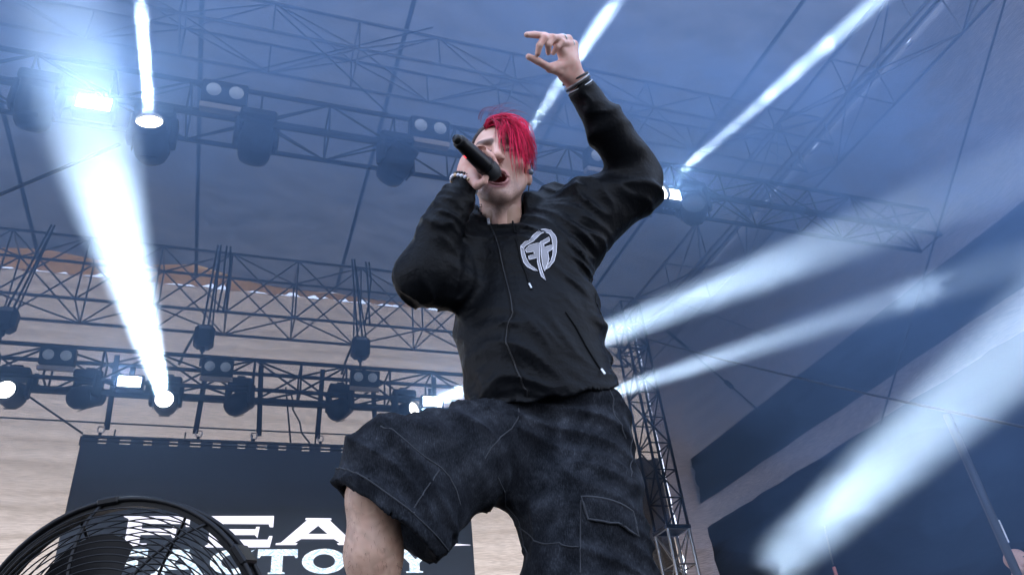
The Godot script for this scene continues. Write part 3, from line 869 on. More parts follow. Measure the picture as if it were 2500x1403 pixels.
# ------------------------------------------------------------------ the man at the right edge
func build_man():
	var who := thing("person", "bald man in dark clothes standing at the right edge of the stage", "person", Vector3(6.76, 0.1, -5.3))
	var hx := Transform3D(Basis(Vector3.UP, 0.75).scaled(Vector3(1.05, 1.05, 1.05)), Vector3(0, 1.60, 0))
	who.rotation.y = -0.35
	var st := new_tool()
	var n := nets(st, 0, Vector3(-0.11, -0.20, -0.15), Vector3(0.11, 0.15, 0.135), 0.005, face_at, hx, face_tint)
	var body := Blob.new([[Vector3(0, 1.48, -0.02), Vector3(0, 1.0, 0), 0.06, 0.12, 1.0, 0.05], [Vector3(-0.17, 1.38, 0), Vector3(-0.24, 1.10, 0), 0.05, 0.042, 1.0, 0.04], [Vector3(-0.24, 1.10, 0), Vector3(-0.22, 0.86, 0.06), 0.04, 0.03, 1.0, 0.03], [Vector3(0.17, 1.38, 0), Vector3(0.24, 1.10, 0), 0.05, 0.042, 1.0, 0.04], [Vector3(0.24, 1.10, 0), Vector3(0.22, 0.86, 0.06), 0.04, 0.03, 1.0, 0.03], [Vector3(-0.22, 0.86, 0.06), Vector3(-0.21, 0.77, 0.08), 0.034, 0.022, 1.0, 0.02], [Vector3(0.22, 0.86, 0.06), Vector3(0.21, 0.77, 0.08), 0.034, 0.022, 1.0, 0.02], [Vector3(-0.09, 0.9, 0), Vector3(-0.1, 0.1, 0), 0.07, 0.04, 1.0, 0.04], [Vector3(0.09, 0.9, 0), Vector3(0.1, 0.1, 0), 0.07, 0.04, 1.0, 0.04]])
	nets(st, n, Vector3(-0.32, 0.03, -0.2), Vector3(0.32, 1.6, 0.2), 0.02, body.at, Transform3D.IDENTITY, skin_tint)
	put("body", done(st), mats.skin, who)
	var shirt := Blob.new([[Vector3(-0.1, 1.0, 0), Vector3(0.1, 1.0, 0), 0.14, 0.14, 1.0, 0.05], [Vector3(-0.11, 1.34, 0), Vector3(0.11, 1.34, 0), 0.13, 0.13, 1.0, 0.08], [Vector3(0, 1.43, -0.02), Vector3(0, 1.48, -0.02), 0.075, 0.066, 1.0, 0.04], [Vector3(-0.17, 1.38, 0), Vector3(-0.24, 1.12, 0), 0.07, 0.065, 1.0, 0.04], [Vector3(0.17, 1.38, 0), Vector3(0.24, 1.12, 0), 0.07, 0.065, 1.0, 0.04]])
	st = new_tool()
	nets(st, 0, Vector3(-0.36, 0.84, -0.2), Vector3(0.36, 1.58, 0.2), 0.02, shirt.at)
	put("shirt", done(st), mats.zip_tape, who)
	var legs := Blob.new([[Vector3(-0.07, 0.92, 0), Vector3(0.07, 0.92, 0), 0.125, 0.125, 1.0, 0.05], [Vector3(-0.09, 0.85, 0), Vector3(-0.1, 0.08, 0), 0.095, 0.065, 1.0, 0.04], [Vector3(0.09, 0.85, 0), Vector3(0.1, 0.08, 0), 0.095, 0.065, 1.0, 0.04]])
	st = new_tool()
	nets(st, 0, Vector3(-0.3, -0.02, -0.2), Vector3(0.3, 1.1, 0.2), 0.02, legs.at)
	put("trousers", done(st), mats.denim, who)
	for s in [-1.0, 1.0]:
		st = new_tool()
		nets(st, 0, Vector3(-0.07, -0.01, -0.12), Vector3(0.07, 0.14, 0.22), 0.015, func(p): return maxf(bone(p, Vector3(0, 0.035, -0.06), Vector3(0, 0.035, 0.15), 0.045, 0.042), -p.y))
		put("shoe", done(st), mats.shoe, who, Transform3D(Basis(), Vector3(s * 0.1, 0, 0)))
# ------------------------------------------------------------------ the singer: bones of clothes and body [from, to, radius, radius, flattening front to back, softness], metres from the hips: x to his left, y up, z ahead
const JACKET := [
	[Vector3(0.0080, 0.0000, 0.0000), Vector3(-0.0220, 0.2800, 0.0300), 0.200, 0.182, 1.34, 0.030],
	[Vector3(-0.0220, 0.2800, 0.0300), Vector3(-0.0080, 0.4600, 0.0450), 0.180, 0.170, 1.35, 0.060],
	[Vector3(-0.0080, 0.4600, 0.0450), Vector3(-0.0150, 0.5750, 0.0500), 0.165, 0.090, 1.25, 0.060],
	[Vector3(-0.0300, 0.1600, 0.0850), Vector3(-0.0300, 0.2400, 0.0800), 0.100, 0.090, 1.00, 0.100],
	[Vector3(0.1200, 0.5700, 0.0400), Vector3(0.2000, 0.6350, 0.0300), 0.095, 0.090, 1.00, 0.070],
	[Vector3(0.2000, 0.6350, 0.0300), Vector3(0.3620, 0.6980, 0.0450), 0.085, 0.068, 1.00, 0.040],
	[Vector3(0.3620, 0.6980, 0.0450), Vector3(0.2850, 0.7950, 0.1900), 0.068, 0.062, 1.00, 0.030],
	[Vector3(0.2870, 0.7920, 0.1860), Vector3(0.2580, 0.8300, 0.2400), 0.055, 0.051, 1.00, 0.020],
	[Vector3(0.2580, 0.8300, 0.2400), Vector3(0.2400, 0.8520, 0.2720), 0.047, 0.041, 1.00, 0.010],
	[Vector3(0.3300, 0.6400, 0.0400), Vector3(0.1700, 0.5100, 0.0450), 0.045, 0.045, 1.00, 0.090],
	[Vector3(-0.1200, 0.5200, 0.0750), Vector3(-0.1650, 0.5000, 0.1000), 0.085, 0.085, 1.00, 0.060],
	[Vector3(-0.1650, 0.5000, 0.1000), Vector3(-0.2500, 0.3750, 0.2200), 0.080, 0.066, 1.00, 0.050],
	[Vector3(-0.2500, 0.3750, 0.2200), Vector3(-0.1900, 0.4850, 0.2520), 0.066, 0.058, 1.00, 0.030],
	[Vector3(-0.2000, 0.4700, 0.2500), Vector3(-0.1600, 0.5300, 0.2620), 0.050, 0.047, 1.00, 0.015],
	[Vector3(-0.1600, 0.5300, 0.2620), Vector3(-0.1340, 0.5780, 0.2660), 0.046, 0.041, 1.00, 0.010],
	[Vector3(-0.2400, 0.3700, 0.1900), Vector3(-0.1900, 0.3700, 0.1500), 0.062, 0.060, 1.00, 0.050],
	[Vector3(0.0350, 0.6350, 0.1000), Vector3(0.1000, 0.6900, 0.0350), 0.030, 0.042, 1.00, 0.030],
	[Vector3(0.1000, 0.6900, 0.0350), Vector3(0.1550, 0.7000, -0.0100), 0.042, 0.040, 1.00, 0.030],
	[Vector3(0.1550, 0.7000, -0.0100), Vector3(-0.0200, 0.7000, -0.0600), 0.040, 0.060, 1.00, 0.040],
	[Vector3(-0.0200, 0.7000, -0.0600), Vector3(-0.1200, 0.6300, 0.0100), 0.050, 0.040, 1.00, 0.030],
	[Vector3(-0.1200, 0.6300, 0.0100), Vector3(-0.1170, 0.6180, 0.1070), 0.035, 0.024, 1.00, 0.030],
	[Vector3(-0.1170, 0.6180, 0.1070), Vector3(-0.0850, 0.5850, 0.1370), 0.024, 0.021, 1.00, 0.030],
	[Vector3(0.0350, 0.6420, 0.1000), Vector3(-0.0750, 0.5850, 0.1400), 0.030, 0.021, 1.00, 0.030],
]
const SHORTS := [
	[Vector3(-0.0600, 0.0600, -0.0100), Vector3(0.0600, 0.0600, -0.0100), 0.100, 0.100, 1.00, 0.050],
	[Vector3(-0.0500, -0.0200, -0.0100), Vector3(0.0500, -0.0300, -0.0100), 0.115, 0.115, 1.00, 0.060],
	[Vector3(-0.0950, -0.0300, 0.0200), Vector3(-0.2000, -0.0850, 0.1300), 0.118, 0.108, 1.00, 0.050],
	[Vector3(-0.2000, -0.0850, 0.1300), Vector3(-0.3250, -0.1450, 0.2800), 0.108, 0.094, 1.00, 0.040],
	[Vector3(-0.3350, -0.1550, 0.2900), Vector3(-0.3500, -0.3100, 0.2880), 0.090, 0.118, 1.00, 0.050],
	[Vector3(-0.1900, -0.1200, 0.1200), Vector3(-0.2900, -0.2500, 0.2300), 0.090, 0.095, 1.00, 0.060],
	[Vector3(-0.0200, -0.1200, 0.0000), Vector3(-0.1000, -0.1200, 0.0300), 0.070, 0.070, 1.00, 0.060],
	[Vector3(0.0850, -0.0100, -0.0100), Vector3(0.0500, -0.2200, -0.0050), 0.118, 0.142, 1.00, 0.050],
	[Vector3(0.0500, -0.2200, -0.0050), Vector3(0.0250, -0.5500, -0.0100), 0.140, 0.155, 1.00, 0.040],
	[Vector3(0.1350, -0.3300, 0.0300), Vector3(0.1200, -0.4200, 0.0300), 0.050, 0.060, 1.00, 0.050],
]
const SKIN := [
	[Vector3(-0.0450, 0.6000, 0.1200), Vector3(-0.0400, 0.5000, 0.0400), 0.056, 0.066, 1.00, 0.020],
	[Vector3(-0.0200, 0.4800, 0.0300), Vector3(0.0000, 0.1000, 0.0000), 0.110, 0.110, 1.20, 0.050],
	[Vector3(-0.0500, 0.0000, 0.0000), Vector3(0.0500, 0.0000, 0.0000), 0.100, 0.100, 1.00, 0.050],
	[Vector3(-0.1000, 0.0000, 0.0200), Vector3(-0.3350, -0.1550, 0.2950), 0.078, 0.058, 1.00, 0.040],
	[Vector3(-0.3350, -0.1550, 0.2950), Vector3(-0.3540, -0.2200, 0.3030), 0.058, 0.053, 1.00, 0.030],
	[Vector3(-0.3540, -0.2200, 0.3030), Vector3(-0.3620, -0.3300, 0.2850), 0.053, 0.054, 1.00, 0.030],
	[Vector3(-0.3620, -0.3300, 0.2800), Vector3(-0.3650, -0.5100, 0.2500), 0.053, 0.036, 1.00, 0.030],
	[Vector3(-0.3650, -0.5100, 0.2500), Vector3(-0.3650, -0.5450, 0.2500), 0.036, 0.038, 1.00, 0.020],
	[Vector3(0.0900, 0.0000, -0.0100), Vector3(0.0400, -0.4500, 0.0100), 0.080, 0.056, 1.00, 0.040],
	[Vector3(0.0400, -0.4500, 0.0100), Vector3(0.0300, -0.6200, -0.0100), 0.054, 0.054, 1.00, 0.030],
	[Vector3(0.0300, -0.6200, -0.0100), Vector3(0.0200, -0.9200, -0.0200), 0.054, 0.037, 1.00, 0.030],
	[Vector3(0.1100, 0.5500, 0.0300), Vector3(0.3700, 0.6900, 0.0450), 0.055, 0.043, 1.00, 0.040],
	[Vector3(0.3700, 0.6900, 0.0450), Vector3(0.2250, 0.8680, 0.2960), 0.042, 0.031, 1.00, 0.020],
	[Vector3(-0.1400, 0.5000, 0.0800), Vector3(-0.2620, 0.3550, 0.2250), 0.055, 0.043, 1.00, 0.040],
	[Vector3(-0.2620, 0.3550, 0.2250), Vector3(-0.1150, 0.6070, 0.2640), 0.042, 0.031, 1.00, 0.020],
]
const JACKET_LINES := {
	"zipper": [Vector3(-0.0803, 0.5596, 0.1632), Vector3(-0.0726, 0.5301, 0.1656), Vector3(-0.0646, 0.4985, 0.1714), Vector3(-0.0613, 0.4757, 0.1747), Vector3(-0.0578, 0.4522, 0.1792), Vector3(-0.0548, 0.4320, 0.1797), Vector3(-0.0536, 0.4138, 0.1784), Vector3(-0.0524, 0.3957, 0.1770), Vector3(-0.0511, 0.3772, 0.1765), Vector3(-0.0483, 0.3549, 0.1781), Vector3(-0.0454, 0.3314, 0.1818), Vector3(-0.0423, 0.3075, 0.1865), Vector3(-0.0394, 0.2843, 0.1908), Vector3(-0.0387, 0.2655, 0.1928), Vector3(-0.0381, 0.2478, 0.1933), Vector3(-0.0375, 0.2303, 0.1939), Vector3(-0.0473, 0.2097, 0.1934), Vector3(-0.0570, 0.1897, 0.1924), Vector3(-0.0619, 0.1613, 0.1920), Vector3(-0.0589, 0.1399, 0.1901), Vector3(-0.0561, 0.1199, 0.1861), Vector3(-0.0513, 0.1038, 0.1818), Vector3(-0.0466, 0.0882, 0.1768), Vector3(-0.0420, 0.0730, 0.1712), Vector3(-0.0393, 0.0604, 0.1664), Vector3(-0.0367, 0.0477, 0.1617), Vector3(-0.0339, 0.0349, 0.1574), Vector3(-0.0312, 0.0219, 0.1538)],
	"pocket_zip": [Vector3(0.0912, 0.2314, 0.1543), Vector3(0.0977, 0.2186, 0.1494), Vector3(0.1042, 0.2060, 0.1440), Vector3(0.1107, 0.1937, 0.1382), Vector3(0.1165, 0.1774, 0.1324), Vector3(0.1223, 0.1612, 0.1266), Vector3(0.1281, 0.1453, 0.1204), Vector3(0.1357, 0.1281, 0.1131), Vector3(0.1433, 0.1108, 0.1061), Vector3(0.1485, 0.0977, 0.1016), Vector3(0.1536, 0.0844, 0.0974)],
	"drawstring": [Vector3(-0.0125, 0.5363, 0.1617), Vector3(-0.0100, 0.5034, 0.1725), Vector3(-0.0079, 0.4736, 0.1800), Vector3(-0.0059, 0.4461, 0.1853), Vector3(-0.0044, 0.4259, 0.1836), Vector3(-0.0029, 0.4063, 0.1816), Vector3(-0.0014, 0.3868, 0.1796), Vector3(0.0062, 0.3526, 0.1788), Vector3(0.0089, 0.3333, 0.1803), Vector3(0.0116, 0.3136, 0.1828)],
	"side_seam": [Vector3(0.1675, 0.3751, 0.0619), Vector3(0.1661, 0.3487, 0.0652), Vector3(0.1645, 0.3199, 0.0729), Vector3(0.1631, 0.2927, 0.0787), Vector3(0.1677, 0.2778, 0.0692), Vector3(0.1724, 0.2642, 0.0575)],
}
const SHORTS_LINES := {
	"fly_seam": [Vector3(-0.0543, 0.0058, 0.1338), Vector3(-0.0576, -0.0265, 0.1441), Vector3(-0.0710, -0.0553, 0.1601), Vector3(-0.0825, -0.0706, 0.1770), Vector3(-0.0938, -0.0854, 0.1931), Vector3(-0.1041, -0.1016, 0.2047), Vector3(-0.1146, -0.1164, 0.2138), Vector3(-0.1219, -0.1298, 0.2181), Vector3(-0.1292, -0.1427, 0.2215)],
	"knee_seam": [Vector3(-0.3164, -0.1023, 0.3767), Vector3(-0.2973, -0.1150, 0.3776), Vector3(-0.2871, -0.1243, 0.3765), Vector3(-0.2775, -0.1327, 0.3734), Vector3(-0.2684, -0.1403, 0.3686), Vector3(-0.2602, -0.1466, 0.3624), Vector3(-0.2523, -0.1524, 0.3547), Vector3(-0.2449, -0.1573, 0.3450), Vector3(-0.2376, -0.1620, 0.3347), Vector3(-0.2285, -0.1665, 0.3216), Vector3(-0.2192, -0.1713, 0.3089), Vector3(-0.2097, -0.1763, 0.2966), Vector3(-0.2021, -0.1844, 0.2868), Vector3(-0.1946, -0.1925, 0.2767), Vector3(-0.1898, -0.2054, 0.2686), Vector3(-0.1853, -0.2178, 0.2590), Vector3(-0.1841, -0.2318, 0.2518), Vector3(-0.1834, -0.2450, 0.2420)],
	"dart_seam": [Vector3(-0.2123, -0.1829, 0.2994), Vector3(-0.2187, -0.1945, 0.3071), Vector3(-0.2249, -0.2064, 0.3156), Vector3(-0.2309, -0.2182, 0.3243), Vector3(-0.2368, -0.2316, 0.3327), Vector3(-0.2429, -0.2445, 0.3401), Vector3(-0.2489, -0.2572, 0.3475), Vector3(-0.2534, -0.2694, 0.3530), Vector3(-0.2578, -0.2813, 0.3582), Vector3(-0.2622, -0.2931, 0.3635)],
	"pocket_seam": [Vector3(0.1571, 0.0430, 0.0767), Vector3(0.1632, 0.0289, 0.0767), Vector3(0.1692, 0.0161, 0.0742), Vector3(0.1688, -0.0073, 0.0778), Vector3(0.1684, -0.0285, 0.0771), Vector3(0.1709, -0.0418, 0.0738), Vector3(0.1734, -0.0547, 0.0700), Vector3(0.1781, -0.0682, 0.0625), Vector3(0.1828, -0.0812, 0.0537)],
	"leg_seam": [Vector3(-0.0970, -0.2450, 0.0364), Vector3(-0.0748, -0.2758, 0.0790), Vector3(-0.0559, -0.2993, 0.0995), Vector3(-0.0403, -0.3101, 0.1123), Vector3(-0.0252, -0.3199, 0.1217), Vector3(-0.0119, -0.3246, 0.1281), Vector3(0.0012, -0.3288, 0.1327), Vector3(0.0140, -0.3326, 0.1359), Vector3(0.0267, -0.3361, 0.1380), Vector3(0.0393, -0.3392, 0.1387)],
	"panel_seam": [Vector3(0.0591, -0.2388, 0.1454), Vector3(0.0565, -0.2524, 0.1446), Vector3(0.0539, -0.2658, 0.1435), Vector3(0.0514, -0.2789, 0.1420), Vector3(0.0492, -0.2930, 0.1404), Vector3(0.0470, -0.3071, 0.1391), Vector3(0.0449, -0.3212, 0.1384), Vector3(0.0428, -0.3354, 0.1386), Vector3(0.0408, -0.3488, 0.1390), Vector3(0.0389, -0.3622, 0.1393), Vector3(0.0370, -0.3754, 0.1397), Vector3(0.0351, -0.3885, 0.1401)],
	"outer_seam": [Vector3(0.1982, -0.0356, 0.0236), Vector3(0.1960, -0.0530, 0.0271), Vector3(0.1939, -0.0699, 0.0301), Vector3(0.1918, -0.0866, 0.0331), Vector3(0.1897, -0.1032, 0.0364), Vector3(0.1855, -0.1233, 0.0457), Vector3(0.1814, -0.1438, 0.0569), Vector3(0.1773, -0.1640, 0.0685), Vector3(0.1734, -0.1832, 0.0782)],
	"inner_seam": [Vector3(-0.1137, -0.1736, 0.1783), Vector3(-0.1127, -0.1831, 0.1595), Vector3(-0.1128, -0.1898, 0.1327), Vector3(-0.1138, -0.1945, 0.0989), Vector3(-0.1162, -0.1986, 0.0622), Vector3(-0.0925, -0.2764, 0.0451), Vector3(-0.0890, -0.2943, 0.0527), Vector3(-0.0855, -0.3122, 0.0612), Vector3(-0.0819, -0.3300, 0.0707)],
}
const FLAP := [Vector3(0.0612, -0.2345, 0.1454), Vector3(0.1010, -0.2458, 0.1360), Vector3(0.1346, -0.2551, 0.1174), Vector3(0.1576, -0.2656, 0.0957), Vector3(0.1586, -0.3208, 0.0935), Vector3(0.1325, -0.3005, 0.1119), Vector3(0.0997, -0.2887, 0.1307), Vector3(0.0674, -0.2808, 0.1404)]
const EMBLEM := {
	"crown": [Vector3(0.0019, 0.4337, 0.1841), Vector3(0.0145, 0.4437, 0.1840), Vector3(0.0263, 0.4466, 0.1828), Vector3(0.0396, 0.4683, 0.1770), Vector3(0.0570, 0.4873, 0.1677), Vector3(0.0712, 0.4950, 0.1613), Vector3(0.0865, 0.4887, 0.1572), Vector3(0.0951, 0.4706, 0.1575), Vector3(0.0963, 0.4453, 0.1598), Vector3(0.0910, 0.4128, 0.1588), Vector3(0.0816, 0.3859, 0.1596), Vector3(0.0673, 0.3668, 0.1634), Vector3(0.0568, 0.3594, 0.1670), Vector3(0.0614, 0.3718, 0.1660), Vector3(0.0725, 0.3826, 0.1631), Vector3(0.0810, 0.4038, 0.1624), Vector3(0.0855, 0.4305, 0.1636), Vector3(0.0852, 0.4521, 0.1657), Vector3(0.0790, 0.4706, 0.1646), Vector3(0.0697, 0.4772, 0.1664), Vector3(0.0565, 0.4696, 0.1726), Vector3(0.0452, 0.4536, 0.1795), Vector3(0.0359, 0.4430, 0.1809), Vector3(0.0251, 0.4370, 0.1822), Vector3(0.0145, 0.4318, 0.1830), Vector3(0.0102, 0.4260, 0.1829)],
	"arc": [Vector3(0.0017, 0.4316, 0.1839), Vector3(0.0095, 0.4239, 0.1828), Vector3(0.0096, 0.4139, 0.1817), Vector3(0.0113, 0.3980, 0.1798), Vector3(0.0161, 0.3817, 0.1776), Vector3(0.0237, 0.3701, 0.1759), Vector3(0.0384, 0.3555, 0.1726), Vector3(0.0268, 0.3578, 0.1753), Vector3(0.0124, 0.3686, 0.1776), Vector3(0.0043, 0.3848, 0.1791), Vector3(0.0009, 0.4063, 0.1815)],
	"left": [Vector3(0.0132, 0.4213, 0.1822), Vector3(0.0245, 0.4316, 0.1818), Vector3(0.0506, 0.4385, 0.1771), Vector3(0.0451, 0.3821, 0.1722), Vector3(0.0527, 0.3227, 0.1700), Vector3(0.0436, 0.3386, 0.1717), Vector3(0.0395, 0.3798, 0.1732), Vector3(0.0396, 0.3943, 0.1749), Vector3(0.0194, 0.3907, 0.1781), Vector3(0.0185, 0.4012, 0.1794), Vector3(0.0347, 0.4049, 0.1772), Vector3(0.0339, 0.4128, 0.1783), Vector3(0.0154, 0.4126, 0.1810)],
	"right": [Vector3(0.0545, 0.4412, 0.1763), Vector3(0.0789, 0.4587, 0.1681), Vector3(0.0783, 0.4458, 0.1685), Vector3(0.0617, 0.4342, 0.1735), Vector3(0.0612, 0.4236, 0.1725), Vector3(0.0834, 0.4345, 0.1650), Vector3(0.0825, 0.4212, 0.1639), Vector3(0.0694, 0.4117, 0.1683), Vector3(0.0691, 0.3900, 0.1656), Vector3(0.0607, 0.3665, 0.1659), Vector3(0.0545, 0.3544, 0.1677), Vector3(0.0512, 0.3743, 0.1696), Vector3(0.0514, 0.4026, 0.1730)],
}
class Blob:
	# tapered bones joined softly
	var a: PackedVector3Array
	var d: PackedVector3Array
	var inv: PackedFloat32Array
	var r: PackedFloat32Array
	var dr: PackedFloat32Array
	var s: PackedFloat32Array
	var k: PackedFloat32Array
	func _init(prims: Array):
		for p in prims:
			var e: Vector3 = p[1] - p[0]
			e.z *= p[4]
			a.append(p[0])
			d.append(e)
			inv.append(1.0 / maxf(e.length_squared(), 1e-9))
			r.append(p[2])
			dr.append(p[3] - p[2])
			s.append(p[4])
			k.append(p[5])
	func at(p: Vector3) -> float:
		var best := 1000.0
		for i in a.size():
			var q := p - a[i]
			q.z *= s[i]
			var t := clampf(q.dot(d[i]) * inv[i], 0.0, 1.0)
			var e := (q - d[i] * t).length() - (r[i] + dr[i] * t)
			var h := maxf(k[i] - absf(best - e), 0.0)
			best = minf(best, e) - h * h * 0.25 / k[i]
		return best

func bone(p: Vector3, a: Vector3, b: Vector3, ra: float, rb: float) -> float:
	var d := b - a
	var t := clampf((p - a).dot(d) / maxf(d.length_squared(), 1e-9), 0.0, 1.0)
	return (p - a - d * t).length() - lerpf(ra, rb, t)

func egg(p: Vector3, c: Vector3, r: Vector3) -> float:
	var q := (p - c) / r
	var l := q.length()
	return (l - 1.0) * minf(r.x, minf(r.y, r.z)) if l < 0.3 else l * (l - 1.0) / maxf((q / r).length(), 1e-6)

func soft(a: float, b: float, k: float) -> float:
	var h := maxf(k - absf(a - b), 0.0)
	return minf(a, b) - h * h * 0.25 / k

func carve(a: float, b: float, k: float) -> float:
	return -soft(-a, b, k)

func nets(st: SurfaceTool, first: int, lo: Vector3, hi: Vector3, cell: float, f: Callable, xf := Transform3D.IDENTITY, tint = null) -> int:
	# the surface f = 0 as surface nets: one vertex in each cell that it crosses; returns how many vertices the tool now holds
	var b := 4
	var n := Vector3i(((hi - lo) / cell).ceil()) / b * b + Vector3i(b, b, b)
	var sx := n.x + 1
	var sxy := sx * (n.y + 1)
	var val := PackedFloat32Array()
	val.resize(sxy * (n.z + 1))
	val.fill(1e9)
	var where := PackedInt32Array()
	where.resize(val.size())
	where.fill(-1)
	var reach := cell * b * 0.87 + cell * 1.5
	var blocks := []
	for kz in range(0, n.z, b):
		for ky in range(0, n.y, b):
			for kx in range(0, n.x, b):
				if absf(f.call(lo + Vector3(kx + b * 0.5, ky + b * 0.5, kz + b * 0.5) * cell)) < reach:
					blocks.append(Vector3i(kx, ky, kz))
	for c in blocks:
		for kz in range(c.z, c.z + b + 1):
			for ky in range(c.y, c.y + b + 1):
				var at: int = kz * sxy + ky * sx + c.x
				for kx in range(c.x, c.x + b + 1):
					if val[at] == 1e9:
						val[at] = f.call(lo + Vector3(kx, ky, kz) * cell)
					at += 1
	var step := [1, sx, sxy]
	var made := first
	var cells := PackedInt32Array()
	for c in blocks:
		for kz in range(c.z, c.z + b):
			for ky in range(c.y, c.y + b):
				for kx in range(c.x, c.x + b):
					var at: int = kz * sxy + ky * sx + kx
					var v0 := val[at]
					var v1 := val[at + 1]
					var v2_ := val[at + sx]
					var v3 := val[at + sx + 1]
					var v4 := val[at + sxy]
					var v5 := val[at + sxy + 1]
					var v6 := val[at + sxy + sx]
					var v7 := val[at + sxy + sx + 1]
					var neg := int(v0 < 0) + int(v1 < 0) + int(v2_ < 0) + int(v3 < 0) + int(v4 < 0) + int(v5 < 0) + int(v6 < 0) + int(v7 < 0)
					if neg == 0 or neg == 8:
						continue
					var sum := Vector3.ZERO
					var m := 0
					var v := [v0, v1, v2_, v3, v4, v5, v6, v7]
					for e in EDGES:
						var x: float = v[e[0]]
						var y: float = v[e[1]]
						if (x < 0) != (y < 0):
							sum += CORNERS[e[0]].lerp(CORNERS[e[1]], x / (x - y))
							m += 1
					var p := lo + (Vector3(kx, ky, kz) + sum / m) * cell
					where[at] = made
					made += 1
					cells.append(at)
					if tint != null:
						st.set_color(tint.call(p))
					st.add_vertex(xf * p)
	for at in cells:
		for ax in 3:
			if (val[at] < 0) == (val[at + step[ax]] < 0):
				continue
			var u: int = step[(ax + 1) % 3]
			var w: int = step[(ax + 2) % 3]
			var a := where[at - u - w]
			var c1 := where[at - w]
			var c3 := where[at - u]
			if a < 0 or c1 < 0 or c3 < 0:
				continue
			var q := [a, c1, where[at], c3]
			if val[at] < 0:
				q.reverse()
			for i in [0, 1, 2, 0, 2, 3]:
				st.add_index(q[i])
	return made

const EDGES := [[0, 1], [2, 3], [4, 5], [6, 7], [0, 2], [1, 3], [4, 6], [5, 7], [0, 4], [1, 5], [2, 6], [3, 7]]
const CORNERS := [Vector3(0, 0, 0), Vector3(1, 0, 0), Vector3(0, 1, 0), Vector3(1, 1, 0), Vector3(0, 0, 1), Vector3(1, 0, 1), Vector3(0, 1, 1), Vector3(1, 1, 1)]

func new_tool() -> SurfaceTool:
	var st := SurfaceTool.new()
	st.begin(Mesh.PRIMITIVE_TRIANGLES)
	st.set_smooth_group(0)
	return st

func done(st: SurfaceTool) -> ArrayMesh:
	st.generate_normals()
	return st.commit()

# ---- shapes of the clothes, in metres from the hips
var jacket_blob: Blob
var shorts_blob: Blob
var skin_blob: Blob
var fold: FastNoiseLite
var crease: FastNoiseLite
const HEM_AT := Vector3(-0.345, -0.265, 0.287)
var hem_n := Vector3(-0.62, -0.77, 0.10).normalized()

func ridge(v: float) -> float:
	return 1.0 - 1.7 * pow(absf(v), 0.75)

func jacket_at(p: Vector3) -> float:
	var d := jacket_blob.at(p)
	if absf(d) < 0.05:
		# folds: long diagonal pulls on the body, rings round the sleeves
		var w := fold.get_noise_3d(p.x * 3.0, p.y * 3.0, p.z * 3.0) * 0.05
		var body := 0.0
		if p.x > -0.22 and p.x < 0.22:
			var c := (p.y + 0.55 * p.x) + w
			var g := (p.x - 0.55 * p.y)
			body = ridge(crease.get_noise_3d(g * 2.6, c * 10.5, p.z * 2.0)) * 0.012 + ridge(crease.get_noise_3d(g * 6.0 + 9.0, c * 20.0, p.z * 5.0)) * 0.0045
			body *= smoothstep(0.22, 0.16, absf(p.x)) * (0.55 + 0.45 * smoothstep(0.05, 0.11, Vector2(p.x - 0.05, p.y - 0.40).length()))
		var arm := 0.0
		if p.x < -0.10:
			var ax := (p - Vector3(-0.25, 0.37, 0.21)).length() + w * 0.7
			arm = ridge(crease.get_noise_3d(ax * 9.0, p.x * 8.0, p.z * 8.0)) * 0.012 * smoothstep(-0.10, -0.16, p.x)
		elif p.x > 0.12:
			var ax := (p - Vector3(0.36, 0.70, 0.045)).length() + w * 0.8
			arm = ridge(crease.get_noise_3d(ax * 8.0, p.x * 6.0 + 3.0, p.y * 6.0)) * 0.011 * smoothstep(0.12, 0.20, p.x)
		d -= (body + arm) * clampf(0.75 + 1.1 * fold.get_noise_3d(p.x * 4.0 + 7.0, p.y * 4.0, p.z * 4.0), 0.15, 1.3) - 0.004
	# ribbed cuffs stay tight
	d = maxf(d, -(p.y - 0.082 + 0.50 * p.z) * 0.9 + 0.004 * sin(p.x * 70.0))
	return maxf(d, -bone(p, Vector3(-0.04, 0.565, 0.115), Vector3(-0.047, 0.75, 0.17), 0.060, 0.075))

func shorts_at(p: Vector3) -> float:
	var d := shorts_blob.at(p)
	var hem := (p - HEM_AT).dot(hem_n) + 0.006 * fold.get_noise_2d(p.x * 14.0, p.z * 14.0)
	if absf(d) < 0.05:
		var w := fold.get_noise_3d(p.x * 3.0, p.y * 3.0, p.z * 3.0) * 0.05
		var v := 0.0
		if p.x < -0.06 and p.y > -0.30:
			# pulls that run from the crotch along the raised thigh
			var c := p.y + 0.75 * p.x - 0.3 * p.z + w
			v = ridge(crease.get_noise_3d(c * 9.0, p.z * 3.0, p.x * 2.5)) * 0.012 * smoothstep(-0.06, -0.12, p.x)
		else:
			var c := p.y + 0.35 * p.x + w
			v = ridge(crease.get_noise_3d(p.x * 3.0 + 20.0, c * 10.0, p.z * 3.0)) * 0.011 + ridge(crease.get_noise_3d(p.x * 9.0, p.y * 3.0 + 5.0, p.z * 9.0)) * 0.005 * smoothstep(-0.1, -0.25, p.y)
		d -= v - 0.004
		if p.x < -0.12 and hem > -0.034:
			d -= 0.003 + 0.002 * sin(p.x * 160.0 + p.z * 120.0)
	var inner := bone(p, Vector3(-0.338, -0.19, 0.288), Vector3(-0.354, -0.40, 0.288), 0.084, 0.114)
	d = maxf(d, -maxf(inner, -(hem + 0.10)))
	if p.x < -0.12:
		d = maxf(d, hem)
	return maxf(maxf(d, p.y - 0.12), -(p.y + 0.53))

func skin_at(p: Vector3) -> float:
	return skin_blob.at(p)

